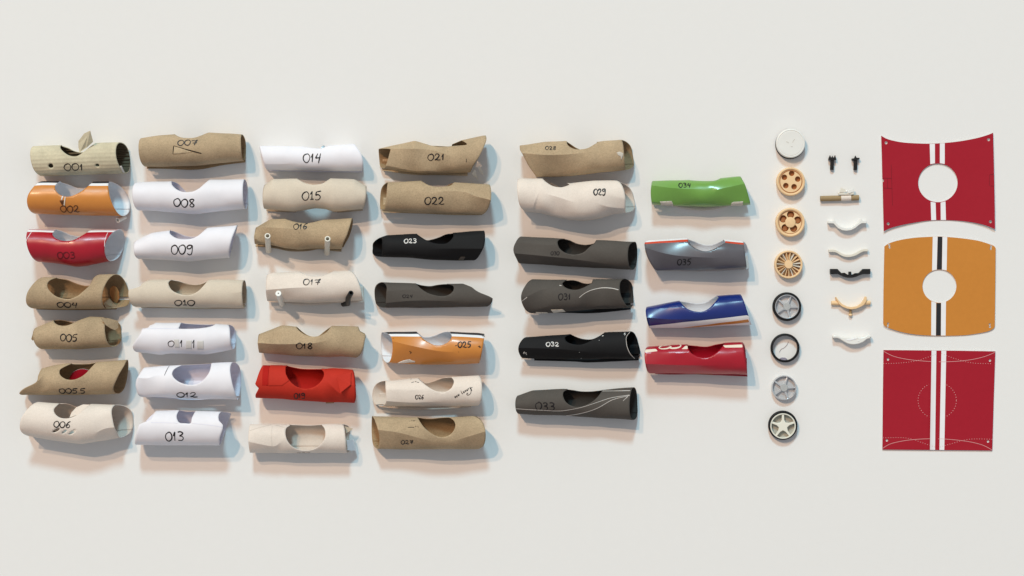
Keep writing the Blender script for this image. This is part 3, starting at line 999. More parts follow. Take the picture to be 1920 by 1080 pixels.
# ------------------------------------------------------------------ third column
c = (465, 230, q1)
s = Sleeve(c, top=[(115, 246), (620, 256), (850, 246), (1120, 226), (1240, 232)], bot=[(115, 498), (200, 500), (540, 511), (1240, 517)],
           L=[122, 138, 163, 188, 203], Lf=[120, 118, 136, 165, 202], R=[1122, 1172, 1226, 1234, 1208], lo=-110,
           creases=[([(190, 446), (330, 448), (540, 440)], [2, 3, 0], 35)])
s.place('white_car_body', 'white paper tube marked 014 with a shallow dip, topmost of its column', CAT, GROUP)
near = [(600, 259), (680, 272), (750, 279), (800, 275), (848, 250)]
s.shell(WHITE, [(near, hid(near))], thick=0.5, hi=215)
s.flap('shaded_inside', [(780, 282, 20), (782, 256, 18), (795, 240, 17), (812, 243, 17), (828, 282, 20)], M['greyp'])  # dark slab added for the shaded inside of the tube
s.base([(205, 512), (540, 518), (800, 524), (1210, 526)], M['white_in'], 0.15)
s.number('014', 600, 794, 337, 424, M['ink'], 1.5)

s = Sleeve(c, top=[(168, 672), (185, 660), (265, 602), (530, 594), (880, 594), (1140, 604), (1255, 672), (1270, 682)],
           bot=[(168, 920), (175, 920), (400, 945), (500, 950), (600, 930), (720, 911), (820, 920), (920, 950), (1010, 946), (1215, 920), (1270, 915)],
           L=[180, 172, 169, 171, 178], R=[1262, 1268, 1266, 1250, 1214], lo=-110)
s.place('grey_board_car_body', 'pale tan board tube marked 015 with arcs cut into both its top and bottom', CAT, GROUP)
near = [(530, 597), (600, 640), (670, 662), (740, 665), (810, 650), (880, 597)]
s.shell(GREY, [(near, hid(near))], hi=214)
s.base([(182, 938), (300, 946), (420, 950), (500, 950)], M['grey_in'], 0.15)
s.base([(940, 952), (1050, 948), (1214, 934)], M['grey_in'], 0.15)
s.number('0!5', 592, 795, 742, 826, M['ink'], 1.5)

c = (465, 400, q1)
s = Sleeve(c, top=[(70, 155), (85, 150), (240, 62), (400, 58), (780, 70), (1115, 52)],
           bot=[(70, 325), (260, 340), (400, 374), (540, 388), (700, 374), (1115, 384)],
           L=[86, 80, 78, 75, 72], R=[1110, 1103, 1072, 1020, 995], Rf=[1110, 1110, 1078, 1022, 996], lo=-105,
           creases=[([(80, 150), (300, 156), (520, 170), (700, 182)], [7, 6, 4, 0])])
s.place('kraft_car_body', 'brown creased cardboard tube marked 016 with two ivory straws standing at its side', CAT, GROUP)
near = [(405, 62), (500, 90), (580, 105), (650, 107), (720, 92), (790, 72)]
s.shell(KRAFT, [(near, hid(near))], hi=215)
s.base([(70, 356), (200, 362), (300, 376), (420, 401), (520, 406), (640, 400), (760, 380), (900, 400), (990, 408)], M['kraft'], 0.42)
s.straw('straw', (206, 398, 6), (235, 245, 74), 5.3, M['ivory'], 0.66)
s.straw('straw', (832, 422, 6), (868, 276, 74), 5.3, M['ivory'], 0.66)
s.number('016', 497, 650, 116, 170, M['ink'], 1.4)

s = Sleeve(c, top=[(195, 655), (262, 630), (560, 624), (910, 616), (1080, 610), (1225, 622)],
           bot=[(195, 933), (400, 944), (700, 957), (1000, 940), (1230, 930)],
           L=[208, 205, 204, 204, 206], R=[1082, 1152, 1202, 1224, 1226], lo=-105,
           creases=[([(205, 817), (450, 797), (620, 790), (780, 795)], [6, 6, 4, 0]), ([(205, 718), (350, 655), (440, 632)], [3, 2, 0], 30)])
s.place('cream_car_body', 'cream creased board tube marked 017 with a white straw left and a black one right', CAT, GROUP)
near = [(560, 626), (640, 660), (720, 672), (800, 665), (860, 640), (910, 618)]
s.shell(CREAM, [(near, hid(near))], hi=215)
s.base([(205, 946), (380, 956), (500, 975), (640, 981), (800, 973), (960, 956), (1226, 948)], M['cream'], 0.42)
s.straw('straw', (351, 970, 6), (347, 852, 72), 5.3, M['whitepl'], 0.25, 'white straw')
A = [s.local([p])[0] for p in ((1005, 968), (1060, 962), (1078, 900), (1115, 848))]
tube_mesh('straw', [(A[0][0], A[0][1], 6), (A[1][0], A[1][1], 20), (A[2][0], A[2][1], 55), (A[3][0], A[3][1], 74)], 4.9, M['blackpl'], s.root, hollow=0.6, label='bent black straw')
s.number('017', 603, 785, 706, 764, M['ink'], 1.35)

c = (465, 590, q2)
s = Sleeve(c, top=[(118, 222), (380, 120), (550, 135), (940, 124), (1245, 134), (1340, 138)],
           bot=[(118, 428), (500, 462), (900, 475), (1050, 470), (1200, 484), (1340, 486)],
           L=[123, 121, 121, 122, 124], R=[1242, 1246, 1253, 1264, 1332, 1326, 1318, 1310, 1298, 1280, 1255, 1228, 1205],
           creases=[([(120, 314), (350, 328), (600, 325), (780, 314), (960, 268)], [8, 8, 7, 5, 0])])
s.place('kraft_car_body', 'brown cardboard tube marked 018 with a sharp ridge running to its left end', CAT, GROUP)
s.shell(KRAFT, [([(550, 140), (600, 190), (680, 235), (770, 242), (840, 225), (900, 185), (942, 127)],
                 [(550, 140), (600, 195), (680, 243), (770, 246), (840, 195), (900, 152), (942, 127)])])
s.number('018', 556, 744, 319, 383, M['ink'], 1.5)

s = Sleeve(c, top=[(85, 570), (170, 570), (440, 570), (860, 610), (960, 602), (1220, 620)],
           bot=[(85, 938), (400, 950), (870, 985), (1220, 993)],
           L=[172, 168, 160, 150, 138, 126, 114, 98, 140, 118, 98, 92, 92, 94], R=[1174, 1202, 1217, 1219, 1192],
           creases=[([(868, 712), (960, 800), (1055, 882), (1110, 840), (1170, 790)], [0, 4, 7, 5, 2], 50)])
s.place('red_card_car_body', 'plain red card tube marked 019 with layered left edge and a dented right side', CAT, GROUP)
s.shell([M['redcard'], M['redcard_in'], M['redcard']],
        [([(442, 575), (427, 600), (440, 660), (490, 740), (550, 795), (620, 822), (690, 825), (760, 805), (820, 760), (860, 700), (862, 645), (832, 614)],
          [(442, 575), (520, 595), (600, 612), (700, 616), (832, 614)])])
s.patch('outer_layer', [(256, 568), (428, 572), (440, 660), (480, 735), (400, 792), (252, 794)], M['redcard'], 0.5, 0.6)
s.patch('inner_layer', [(180, 574), (250, 572), (246, 792), (180, 790)], M['redcard_in'], 0.2, 0.2)
s.flap('dent_facet', [(1010, 690, 62), (1168, 640, 54), (1168, 780, 66), (1055, 870, 67)], M['redcard'], 0.5)
s.flap('tape_bit', [(870, 980, 26), (965, 986, 26), (965, 998, 24), (872, 1000, 24)], M['kraft_in'])
s.number('019', 530, 656, 879, 936, M['ink'], 1.3)

c = (465, 670, q1)
s = Sleeve(c, top=[(20, 714), (430, 713), (780, 713), (1060, 711)], bot=[(20, 1018), (1060, 1018)],
           L=[24, 22, 20, 22, 24], R=[1010, 1036, 1050, 1056, 1058], Rf=[1010, 1075, 1068, 1085, 1060],
           creases=[([(30, 890), (160, 920), (290, 940), (350, 905), (400, 870)], [4, 5, 6, 4, 0], 45)])
s.place('cream_car_body', 'cream board tube with a rounded hole and a six-sided facet, lowest of the third column', CAT, GROUP)
s.shell(CREAM, [([(452, 718), (418, 745), (412, 800), (430, 870), (480, 940), (550, 980), (630, 988), (710, 973), (780, 925), (825, 860), (835, 800), (822, 750), (790, 718)],
                 [(452, 718), (560, 724), (640, 726), (720, 722), (790, 718)])])
s.strokes('pale_crease', [[(30, 775), (130, 745), (250, 716)], [(265, 730), (267, 935)], [(300, 720), (405, 745)]], 0.6, M['cream_in'], 0.25)
s.flap('torn_layer', [(1035, 735, 30), (1118, 758, 26), (1105, 775, 28), (1050, 806, 34)], M['grey_in'])
s.flap('torn_layer', [(1056, 880, 28), (1120, 880, 14), (1150, 1000, 12), (1060, 990, 26)], M['print_in'])
s.number('020', 525, 668, 1008, 1016, M['ink'], 1.3)

# ------------------------------------------------------------------ fourth column
c = (690, 230, q1)
s = Sleeve(c, top=[(105, 277), (500, 194), (650, 236), (890, 232), (1000, 186), (1240, 138), (1270, 140)],
           bot=[(105, 494), (180, 492), (420, 528), (560, 544), (800, 544), (1080, 530), (1270, 520)],
           L=[112, 140, 185, 244, 240, 231, 223, 213, 204, 193, 185, 180, 176], Lf=[112, 107, 112, 125, 172],
           R=[1250, 1262, 1206, 1122, 1085], lo=-105,
           creases=[([(244, 284), (430, 286), (600, 289), (740, 314), (930, 382)], [8, 8, 7, 5, 0])])
s.place('kraft_car_body', 'brown cardboard tube marked 021 with an open left end and a tall slanted right end', CAT, GROUP)
s.shell(KRAFT, [([(650, 240), (720, 256), (800, 262), (890, 255), (1050, 246), (1032, 212), (990, 190)],
                 [(650, 240), (720, 241), (800, 246), (885, 246), (900, 212), (940, 192), (990, 190)])], hi=215)
s.base([(148, 508), (300, 528), (420, 545), (560, 554), (800, 556), (1060, 562)], M['kraft_edge'], 0.42)
s.flap('clear_tape', [(1105, 545, 26), (1140, 500, 32), (1170, 600, 12), (1130, 575, 16)], M['tape_clear'], 0.2)
s.flap('clear_tape', [(1170, 480, 30), (1190, 460, 34), (1240, 555, 14), (1200, 540, 16)], M['tape_clear'], 0.2)
s.number('021', 642, 820, 344, 408, M['ink'], 1.5)
s.strokes('pen_mark', [[(1052, 392), (1051, 430)]], 1.0, M['ink'])

s = Sleeve(c, top=[(118, 640), (215, 634), (400, 627), (570, 616), (920, 636), (1290, 655), (1315, 660)],
           bot=[(118, 948), (165, 948), (700, 967), (1210, 975), (1315, 975)],
           L=[216, 210, 203, 186, 160], Lf=[216, 142, 121, 124, 156], R=[1290, 1310, 1313, 1275, 1212], lo=-110,
           creases=[([(640, 775), (760, 745), (880, 735), (1040, 745), (1150, 790), (1312, 830)], [0, 4, 6, 6, 6, 7])])
s.place('kraft_car_body', 'brown cardboard tube marked 022 with an open left end and an arched crease at right', CAT, GROUP)
s.shell(KRAFT, [([(570, 620), (640, 665), (710, 685), (780, 688), (850, 680), (890, 665), (918, 640)],
                 [(570, 620), (640, 672), (710, 692), (790, 690), (855, 660), (890, 645), (918, 640)])], hi=215)
s.base([(152, 955), (600, 968), (900, 982), (1215, 983)], M['kraft_edge'], 0.42)
s.number('022', 613, 815, 806, 878, M['ink'], 1.5)

c = (690, 420, q1)
s = Sleeve(c, top=[(40, 176), (200, 120), (520, 104), (870, 95), (1250, 70)],
           bot=[(40, 345), (140, 350), (400, 360), (700, 382), (1000, 390), (1250, 392)],
           L=[130, 152, 156, 150, 142], Lf=[130, 52, 42, 48, 120], R=[1232, 1249, 1240, 1182, 1120],
           creases=[([(640, 268), (900, 264), (1242, 266)], [0, 6, 9]), ([(150, 236), (200, 190), (245, 140)], [5, 3, 0], 40)])
s.place('black_car_body', 'black card tube marked 023 in white, with a grey tape bit at its lower right', CAT, GROUP)
s.shell(BLACK, [([(520, 108), (600, 160), (660, 190), (720, 208), (780, 214), (840, 208), (890, 170), (912, 130), (905, 99)],
                 [(520, 108), (610, 168), (680, 162), (760, 137), (830, 108), (905, 99)])])
s.patch('tape_strip', [(962, 386), (990, 350), (1040, 350), (1018, 386)], M['dark'])
s.number('023', 392, 524, 162, 204, M['chalk'], 1.9)

s = Sleeve(c, top=[(60, 622), (140, 622), (510, 630), (760, 638), (1000, 637), (1335, 642)],
           bot=[(60, 896), (150, 895), (600, 892), (1070, 888), (1335, 876)],
           L=[150, 202, 199, 193, 186], Lf=[150, 76, 63, 85, 150],
           R=[1005, 1022, 1060, 1112, 1140, 1190, 1270, 1330, 1328, 1315, 1297, 1280, 1265],
           creases=[([(195, 842), (400, 822), (600, 815), (800, 818), (960, 826)], [7, 7, 6, 5, 0])])
s.place('dark_grey_car_body', 'dark grey card tube marked 024 with a right end drawn out to a ragged point', CAT, GROUP)
s.shell(DARK, [([(515, 634), (570, 690), (640, 735), (710, 757), (780, 768), (850, 760), (900, 725), (917, 690), (905, 655), (850, 641)],
                [(515, 634), (580, 654), (660, 662), (730, 650), (800, 642), (850, 641)])])
s.number('024', 375, 484, 753, 786, M['ink'], 1.6)

c = (690, 600, q2)
s = Sleeve(c, top=[(132, 136), (550, 130), (930, 130), (1240, 146), (1315, 158)], bot=[(132, 478), (215, 482), (600, 504), (900, 500), (1315, 488)],
           L=[160, 262, 283, 262, 218], Lf=[160, 140, 136, 158, 214], R=[1310, 1308, 1290, 1267, 1245],
           creases=[([(285, 236), (500, 286), (800, 345), (1030, 356)], [7, 7, 5, 0])])
s.place('orange_car_body', 'orange printed tube marked 025 with a torn white patch at its lower left', CAT, GROUP)
s.shell([M['orange'], M['stripe_white'], M['stripe_black'], M['print_in']],
        [([(550, 136), (600, 185), (640, 220), (700, 255), (760, 280), (830, 280), (900, 250), (940, 200), (942, 165), (922, 136)],
          [(550, 136), (610, 184), (680, 188), (750, 172), (820, 144), (880, 130), (922, 136)])],
        bands=[(46, 61, 1), (61, 86, 2), (86, 100, 1)], mo=3, mr=3)
s.patch('torn_patch', [(332, 484), (365, 468), (400, 455), (470, 440), (500, 456), (532, 462), (530, 476), (470, 478), (420, 484)], M['cream_edge'], 0.3)
s.number('025', 1016, 1164, 246, 305, M['ink'], 1.9)
s.strokes('pen_mark', [[(985, 288), (1003, 280)], [(470, 348), (485, 352)], [(478, 362), (498, 358)], [(480, 374), (490, 370)], [(1240, 296), (1262, 288)],
                       [(1255, 310), (1274, 296)], [(1262, 284), (1256, 300)], [(1288, 178), (1298, 182)], [(1302, 176), (1314, 186)], [(1018, 352), (1023, 358)], [(286, 204), (293, 206)],
                       [(1244, 484), (1250, 486)]], 1.2, M['ink'])

s = Sleeve(c, top=[(38, 688), (195, 682), (570, 656), (960, 636), (1240, 626), (1290, 626)], bot=[(38, 968), (600, 974), (1165, 968), (1290, 960)],
           L=[196, 201, 207, 204, 142], Lf=[196, 82, 41, 55, 128], R=[1242, 1276, 1286, 1271, 1225], lo=-105,
           creases=[([(208, 906), (500, 922), (840, 914)], [7, 6, 0])])
s.place('cream_car_body', 'cream board tube marked 026 with a slanted handwritten note at its right', CAT, GROUP)
s.shell(CREAM, [([(570, 661), (620, 700), (680, 745), (750, 785), (820, 805), (880, 800), (940, 760), (968, 700), (962, 665), (940, 642)],
                 [(570, 661), (630, 707), (700, 703), (780, 674), (850, 650), (940, 642)])], hi=215)
s.base([(120, 984), (350, 1004), (600, 1016), (900, 1004), (1160, 984)], M['cream_in'], 0.35)
s.number('026', 540, 634, 840, 882, M['ink'], 2.2)
note = []
ang = math.atan2(-95, 160)
for st in text_strokes('new luxury', 0, 215, -40, 0, 0.02):
    note.append([(985 + p[0] * math.cos(ang) - p[1] * math.sin(ang), 872 + p[0] * math.sin(ang) + p[1] * math.cos(ang)) for p in st])
note += [[(1150, 768), (1178, 748)], catmull([(1158, 765), (1162, 800), (1148, 828), (1122, 836), (1114, 822), (1130, 812)], 6)]
s.strokes('handwritten_note', note, 1.15, M['ink'])
s.strokes('pen_mark', [[(486, 662), (484, 672)], [(492, 700), (520, 697), (514, 692)], [(530, 694), (545, 690), (548, 698)], [(555, 698), (582, 700)]], 0.8, M['dark_in'])

c = (690, 680, q2)
s = Sleeve(c, top=[(30, 600), (565, 616), (960, 614), (1170, 596), (1330, 606)], bot=[(30, 966), (100, 970), (600, 976), (1330, 970)],
           L=[46, 88, 131, 129, 106], Lf=[46, 34, 31, 46, 98], R=[1178, 1288, 1326, 1306, 1230],
           creases=[([(130, 746), (350, 775), (560, 830), (740, 872)], [7, 6, 4, 0]), ([(940, 885), (1100, 830), (1318, 764)], [0, 4, 6])])
s.place('kraft_car_body', 'brown cardboard tube marked 027, lowest of the fourth column', CAT, GROUP)
s.shell(KRAFT, [([(565, 620), (600, 670), (650, 730), (720, 785), (790, 820), (850, 827), (920, 805), (970, 750), (985, 690), (967, 645), (930, 619)],
                 [(565, 620), (640, 632), (720, 632), (800, 622), (870, 616), (930, 619)])])
s.number('027', 376, 514, 866, 908, M['ink'], 1.7)
s.strokes('pen_mark', [[(472, 648), (478, 656)], [(490, 650), (500, 642)], [(510, 648), (535, 646)], [(455, 720), (500, 718), (525, 722), (515, 714)], [(535, 712), (542, 704), (548, 714)], [(560, 712), (578, 716)], [(98, 932), (118, 930)]], 0.8, M['dark_in'])

# ------------------------------------------------------------------ fifth column
q = 260 / 1478
c = (955, 240, q)
s = Sleeve(c, top=[(105, 187), (380, 147), (610, 139), (940, 148), (1000, 138), (1190, 124), (1330, 140)],
           bot=[(105, 525), (280, 524), (650, 516), (1000, 472), (1240, 448), (1330, 440)],
           L=[112, 110, 110, 112, 130, 150, 172, 195, 222, 250, 272, 285, 295], R=[1192, 1206, 1216, 1228, 1236], Rf=[1192, 1295, 1326, 1330, 1250],
           creases=[([(108, 272), (400, 298), (650, 288), (870, 262)], [9, 9, 7, 0])])
s.place('kraft_car_body', 'brown cardboard tube marked 028 with a tape scrap by its square right end', CAT, GROUP)
s.shell(KRAFT, [([(612, 144), (615, 175), (640, 205), (690, 230), (750, 235), (830, 222), (900, 180), (945, 152)],
                 [(612, 144), (660, 170), (720, 204), (800, 230), (880, 205), (945, 152)])])
s.patch('tape_scrap', [(1135, 272), (1165, 262), (1208, 278), (1205, 300), (1190, 345), (1182, 345), (1180, 315), (1150, 300)], M['tape'])
s.number('028', 382, 498, 206, 242, M['ink'], 1.4)

s = Sleeve(c, top=[(80, 537), (350, 538), (640, 590), (900, 560), (1140, 560), (1345, 600)],
           bot=[(80, 885), (180, 890), (320, 905), (500, 950), (650, 982), (800, 990), (950, 970), (1130, 915), (1345, 895)],
           L=[105, 84, 87, 115, 195], R=[1142, 1198, 1228, 1232, 1240], Rf=[1142, 1290, 1340, 1343, 1270],
           creases=[([(360, 700), (520, 745), (620, 778), (720, 812)], [0, 5, 4, 0], 45), ([(900, 800), (1050, 845), (1235, 862)], [0, 5, 6], 40),
                    ([(250, 860), (290, 740), (335, 640)], [0, 3, 0], 40)])
s.place('cream_car_body', 'pinkish cream board tube marked 029 with a bulging belly and wavy creases', CAT, GROUP)
s.shell(CREAM, [([(355, 543), (390, 580), (450, 620), (510, 637), (570, 635), (640, 606)],
                 [(355, 543), (420, 568), (500, 607), (560, 637), (600, 632), (640, 606)])])
s.number('029', 894, 1022, 656, 718, M['ink'], 1.7)

c = (955, 430, q)
s = Sleeve(c, top=[(40, 78), (130, 79), (580, 95), (940, 115), (1370, 132)], bot=[(40, 362), (110, 365), (500, 386), (900, 412), (1370, 433)],
           L=[132, 78, 43, 80, 114], R=[1340, 1275, 1257, 1272, 1312], Rf=[1340, 1366, 1371, 1353, 1313],
           creases=[([(48, 256), (400, 290), (800, 335), (1120, 384)], [10, 9, 6, 0], 50)])
s.place('dark_grey_car_body', 'dark grey card tube marked 030 in small black figures beside its hole', CAT, GROUP)
s.shell(DARK, [([(582, 98), (530, 110), (512, 145), (530, 200), (580, 245), (650, 268), (720, 268), (790, 245), (850, 190), (908, 148)],
                [(582, 98), (650, 118), (720, 148), (800, 161), (860, 158), (908, 148)])])
s.number('030', 440, 530, 240, 276, M['ink'], 1.3)

s = Sleeve(c, top=[(118, 530), (250, 532), (600, 538), (970, 531), (1330, 524)], bot=[(118, 895), (250, 896), (450, 890), (620, 876), (900, 852), (1330, 834)],
           L=[256, 180, 124, 160, 245], R=[1222, 1176, 1178, 1230, 1286], Rf=[1222, 1305, 1328, 1328, 1290], lo=-125,
           creases=[([(180, 722), (350, 640), (560, 596)], [4, 4, 0], 40), ([(740, 728), (800, 682), (880, 646), (980, 626), (1155, 645)], [0, 4, 5, 5, 5], 45)])
s.place('dark_grey_car_body', 'dark grey card tube marked 031 with a pale arched crease and two tape bits below', CAT, GROUP)
s.shell(DARK, [([(600, 544), (563, 575), (590, 615), (650, 640), (720, 643), (780, 625), (830, 600), (880, 574)],
                [(600, 544), (680, 540), (730, 550), (780, 570), (830, 580), (880, 574)])], hi=215)
s.base([(440, 893), (620, 892), (800, 897), (1000, 888), (1300, 856)], M['black'], 0.15)
s.strokes('pale_crease', [catmull([(740, 727), (800, 681), (880, 645), (980, 625), (1080, 628), (1157, 645)], 6), [(132, 766), (188, 722)], [(530, 596), (556, 600)]], 1.2, M['line'])
s.patch('tape_strip', [(440, 856), (570, 850), (606, 884), (470, 890)], M['ivory'])
s.patch('tape_strip', [(280, 880), (400, 882), (424, 898), (300, 903)], M['ivory'])
s.number('031', 522, 650, 684, 746, M['ink'], 1.5)

q = 260 / 1080
c = (955, 600, q)
s = Sleeve(c, top=[(65, 140), (130, 135), (470, 108), (740, 97), (1025, 82)], bot=[(65, 298), (200, 302), (600, 305), (1025, 300)],
           L=[134, 92, 69, 84, 112], R=[940, 908, 914, 940, 988], Rf=[940, 985, 1012, 1024, 992], lo=-125,
           creases=[([(70, 214), (400, 225), (700, 258)], [6, 5, 0])])
s.place('black_car_body', 'black card tube marked 032 in white above small white marks at its left end', CAT, GROUP)
s.shell(BLACK, [([(475, 110), (440, 125), (433, 148), (460, 175), (520, 190), (575, 185), (650, 150), (742, 99)],
                 [(475, 110), (520, 132), (580, 149), (645, 151), (700, 128), (742, 99)])], hi=215)
s.base([(195, 318), (500, 326), (620, 333), (850, 324), (1012, 316)], M['black'], 0.15)
s.number('032', 286, 384, 172, 202, M['chalk'], 1.9)
s.strokes('pen_mark', [[(106, 256), (118, 244), (112, 262)], [(122, 256), (132, 252), (128, 262)], [(130, 270), (136, 262)], [(890, 112), (896, 102), (904, 104)], [(892, 118), (902, 112)],
                       [(718, 125), (732, 121)], [(694, 156), (698, 158)], [(540, 248), (545, 249)], [(556, 296), (562, 296)]], 1.1, M['chalk'])
s.strokes('pale_cut_edge', [catmull([(938, 92), (908, 130), (906, 170), (914, 212), (938, 262), (975, 298)], 6)], 1.0, M['line'])

s = Sleeve(c, top=[(45, 594), (60, 590), (180, 549), (430, 536), (720, 545), (970, 523), (1003, 520)],
           bot=[(45, 728), (200, 740), (450, 746), (700, 762), (1003, 782)],
           L=[64, 50, 46, 54, 76], R=[968, 942, 931, 938, 966], Rf=[968, 994, 1003, 1000, 972],
           creases=[([(300, 744), (440, 743), (560, 722), (680, 680), (800, 615), (930, 585)], [0, 2, 3, 3, 3, 3], 40)])
s.place('dark_grey_car_body', 'dark grey card tube marked 033 in large black figures over long pale curves', CAT, GROUP)
s.shell(DARK, [([(452, 540), (420, 558), (418, 590), (440, 635), (490, 668), (550, 672), (620, 645), (680, 600), (722, 548)],
                [(452, 540), (500, 546), (560, 558), (640, 558), (722, 548)])])
s.strokes('pale_crease', [catmull([(50, 687), (200, 695), (360, 703), (450, 697), (560, 675), (700, 630), (800, 600), (932, 580)], 6),
                          catmull([(440, 742), (560, 722), (680, 682), (800, 617), (932, 584)], 6), [(722, 552), (938, 549)], [(880, 625), (918, 590)]], 1.0, M['line'])
s.number('033', 203, 354, 638, 698, M['ink'], 1.5)

# ------------------------------------------------------------------ sixth column
q = 260 / 1337
c = (1195, 310, q)
s = Sleeve(c, top=[(122, 149), (500, 140), (660, 146), (800, 122), (980, 104), (1092, 104)], bot=[(122, 380), (145, 380), (400, 392), (640, 404), (900, 390), (1092, 381)],
           L=[152, 132, 124, 131, 147], R=[982, 1006, 1046, 1076, 1090], lo=-105,
           creases=[([(124, 196), (350, 226), (600, 235)], [8, 7, 0], 50), ([(650, 276), (755, 240), (1008, 186)], [0, 6, 9], 50), ([(660, 165), (720, 205), (758, 236)], [0, 4, 2], 30)])
s.place('green_car_body', 'glossy green card tube marked 034 with two grey tape pieces along its bottom', CAT, GROUP)
near = [(505, 144), (580, 151), (660, 153), (740, 150), (798, 126)]
s.shell([M['green'], M['print_in'], M['green']], [(near, hid(near))], hi=215)
s.base([(345, 392), (500, 422), (640, 434), (760, 421), (895, 390)], M['cream'], 0.42)
s.patch('tape_strip', [(212, 349), (326, 344), (349, 388), (232, 390)], M['tape'])
s.patch('tape_strip', [(903, 360), (920, 352), (1014, 348), (1010, 386), (895, 390)], M['tape'])
s.number('034', 392, 510, 178, 218, M['ink'], 1.9)

s = Sleeve(c, top=[(60, 728), (480, 701), (830, 714), (1090, 744)], bot=[(60, 1012), (190, 1016), (600, 1022), (1090, 1006)],
           L=[86, 64, 85, 140, 190], R=[1022, 1019, 1028, 1044, 1050], Rf=[1022, 1070, 1087, 1082, 1052],
           creases=[([(66, 794), (250, 850), (450, 880), (800, 896)], [8, 7, 6, 0]), ([(830, 790), (1022, 824)], [0, 4], 40)])
s.place('grey_printed_car_body', 'glossy dark grey tube marked 035 with orange red and white stripes on top', CAT, GROUP)
s.shell([M['greyp'], M['stripe_red'], M['stripe_white'], M['print_in']],
        [([(483, 706), (485, 740), (520, 780), (580, 815), (640, 830), (700, 820), (760, 790), (815, 762), (843, 742), (832, 720)],
          [(483, 706), (540, 724), (620, 754), (690, 764), (760, 750), (832, 720)])],
        bands=[(51, 64, 1), (64, 92, 2)], mo=3, mr=3)
s.flap('tape_end', [(1046, 880, 20), (1068, 855, 14), (1086, 985, 14), (1052, 1005, 20)], M['tape_clear'])
s.number('035', 380, 510, 907, 960, M['ink'], 1.5)

q = 260 / 1123
c = (1195, 520, q)
s = Sleeve(c, top=[(62, 243), (340, 186), (640, 150), (828, 136), (935, 130)], bot=[(62, 415), (105, 413), (500, 404), (935, 383)],
           L=[79, 65, 69, 88, 107], R=[829, 846, 874, 904, 925], Rf=[829, 856, 888, 916, 928],
           creases=[([(70, 324), (300, 341), (520, 334)], [7, 6, 0]), ([(620, 208), (870, 188)], [0, 3], 30)])
s.place('blue_car_body', 'glossy blue printed tube with white and orange stripes along its lower edge', CAT, GROUP)
s.shell([M['blue'], M['stripe_white'], M['orange'], M['print_in']],
        [([(340, 190), (360, 220), (400, 255), (460, 275), (520, 275), (570, 250), (610, 212), (650, 165), (640, 152)],
          [(340, 190), (400, 200), (480, 209), (560, 199), (610, 170), (640, 152)])],
        regions=[([(93, 393), (300, 371), (600, 338), (877, 307), (935, 330), (935, 420), (500, 436), (93, 436)], 1),
                 ([(290, 416), (500, 390), (700, 363), (889, 340), (899, 364), (700, 383), (520, 400), (420, 414)], 2)], mo=3, mr=3)

s = Sleeve(c, top=[(52, 563), (400, 541), (700, 530), (900, 525)], bot=[(52, 778), (105, 779), (500, 780), (900, 790)],
           L=[92, 57, 55, 74, 106], R=[847, 850, 862, 880, 890], Rf=[847, 880, 892, 896, 894], lo=-125,
           creases=[([(58, 697), (400, 709), (680, 711)], [8, 7, 0], 50), ([(700, 612), (860, 592)], [0, 4], 35)])
s.place('red_car_body', 'glossy red tube with cream stripes and a cream figure beside its hole', CAT, GROUP)
s.shell([M['redp'], M['stripe_cream'], M['redp']],
        [([(403, 548), (405, 570), (430, 610), (480, 640), (530, 648), (580, 640), (640, 600), (680, 560), (700, 535)],
          [(403, 548), (470, 556), (560, 563), (640, 545), (700, 535)])],
        regions=[([(56, 583), (140, 578), (149, 580), (159, 596), (100, 602), (56, 606)], 1), ([(353, 580), (385, 554), (402, 552), (402, 579)], 1),
                 ([(688, 548), (843, 544), (843, 566), (700, 566)], 1)], mo=2, mr=0, hi=215)
s.strokes('racing_figure', [catmull([(262, 556), (228, 552), (188, 560), (172, 570), (190, 578), (230, 576), (260, 568), (272, 560)], 6),
                            catmull([(272, 560), (262, 572), (300, 573), (335, 566), (350, 552), (340, 545)], 6)], 2.2, M['stripe_cream'], 0.25)
s.base([(150, 786), (300, 790), (470, 788), (620, 794), (898, 806)], M['redp'], 0.42)
s.patch('yellow_strip', [(470, 781), (612, 782), (612, 791), (470, 789)], M['yellow'])

# the red scrap lying in the 005.5 tube
P = A5.px([(600, 790), (615, 765), (660, 735), (720, 714), (800, 714), (850, 725), (840, 780), (720, 830), (640, 830)])
cx, cy = P.mean(0)
x, y = world_xy(cx, cy, 14)
o = plate('red_disc', circle(0, 0, 21, 15, 36), 10, 11.2, [M['redp'], M['stripe_white']], None, under=1)
o.location = (x + 0.001, y + 0.003, 0.006)
o.rotation_euler = (0.25, 0, 0.35)
o['label'] = 'red paper disc lying inside the brown tube marked 005.5'
o['category'] = 'paper disc'

# ------------------------------------------------------------------ wheels
WG = 'toy car wheels laid out in a column'


def root_at(name, label, cat, px, py, h=8, group=None, rot=0):
    k = (CAM_H - h * MM) / CAM_H
    x, y = world_xy(px, py, h)
    return thing(name, label, cat, (x, y, 0), group, rot, k)


def cpts(crop, pts, cx, cy):
    """crop points to local millimetres about (cx, cy)"""
    ox, oy, k = crop
    return [(ox + x * k - cx, cy - (oy + y * k)) for x, y in pts]


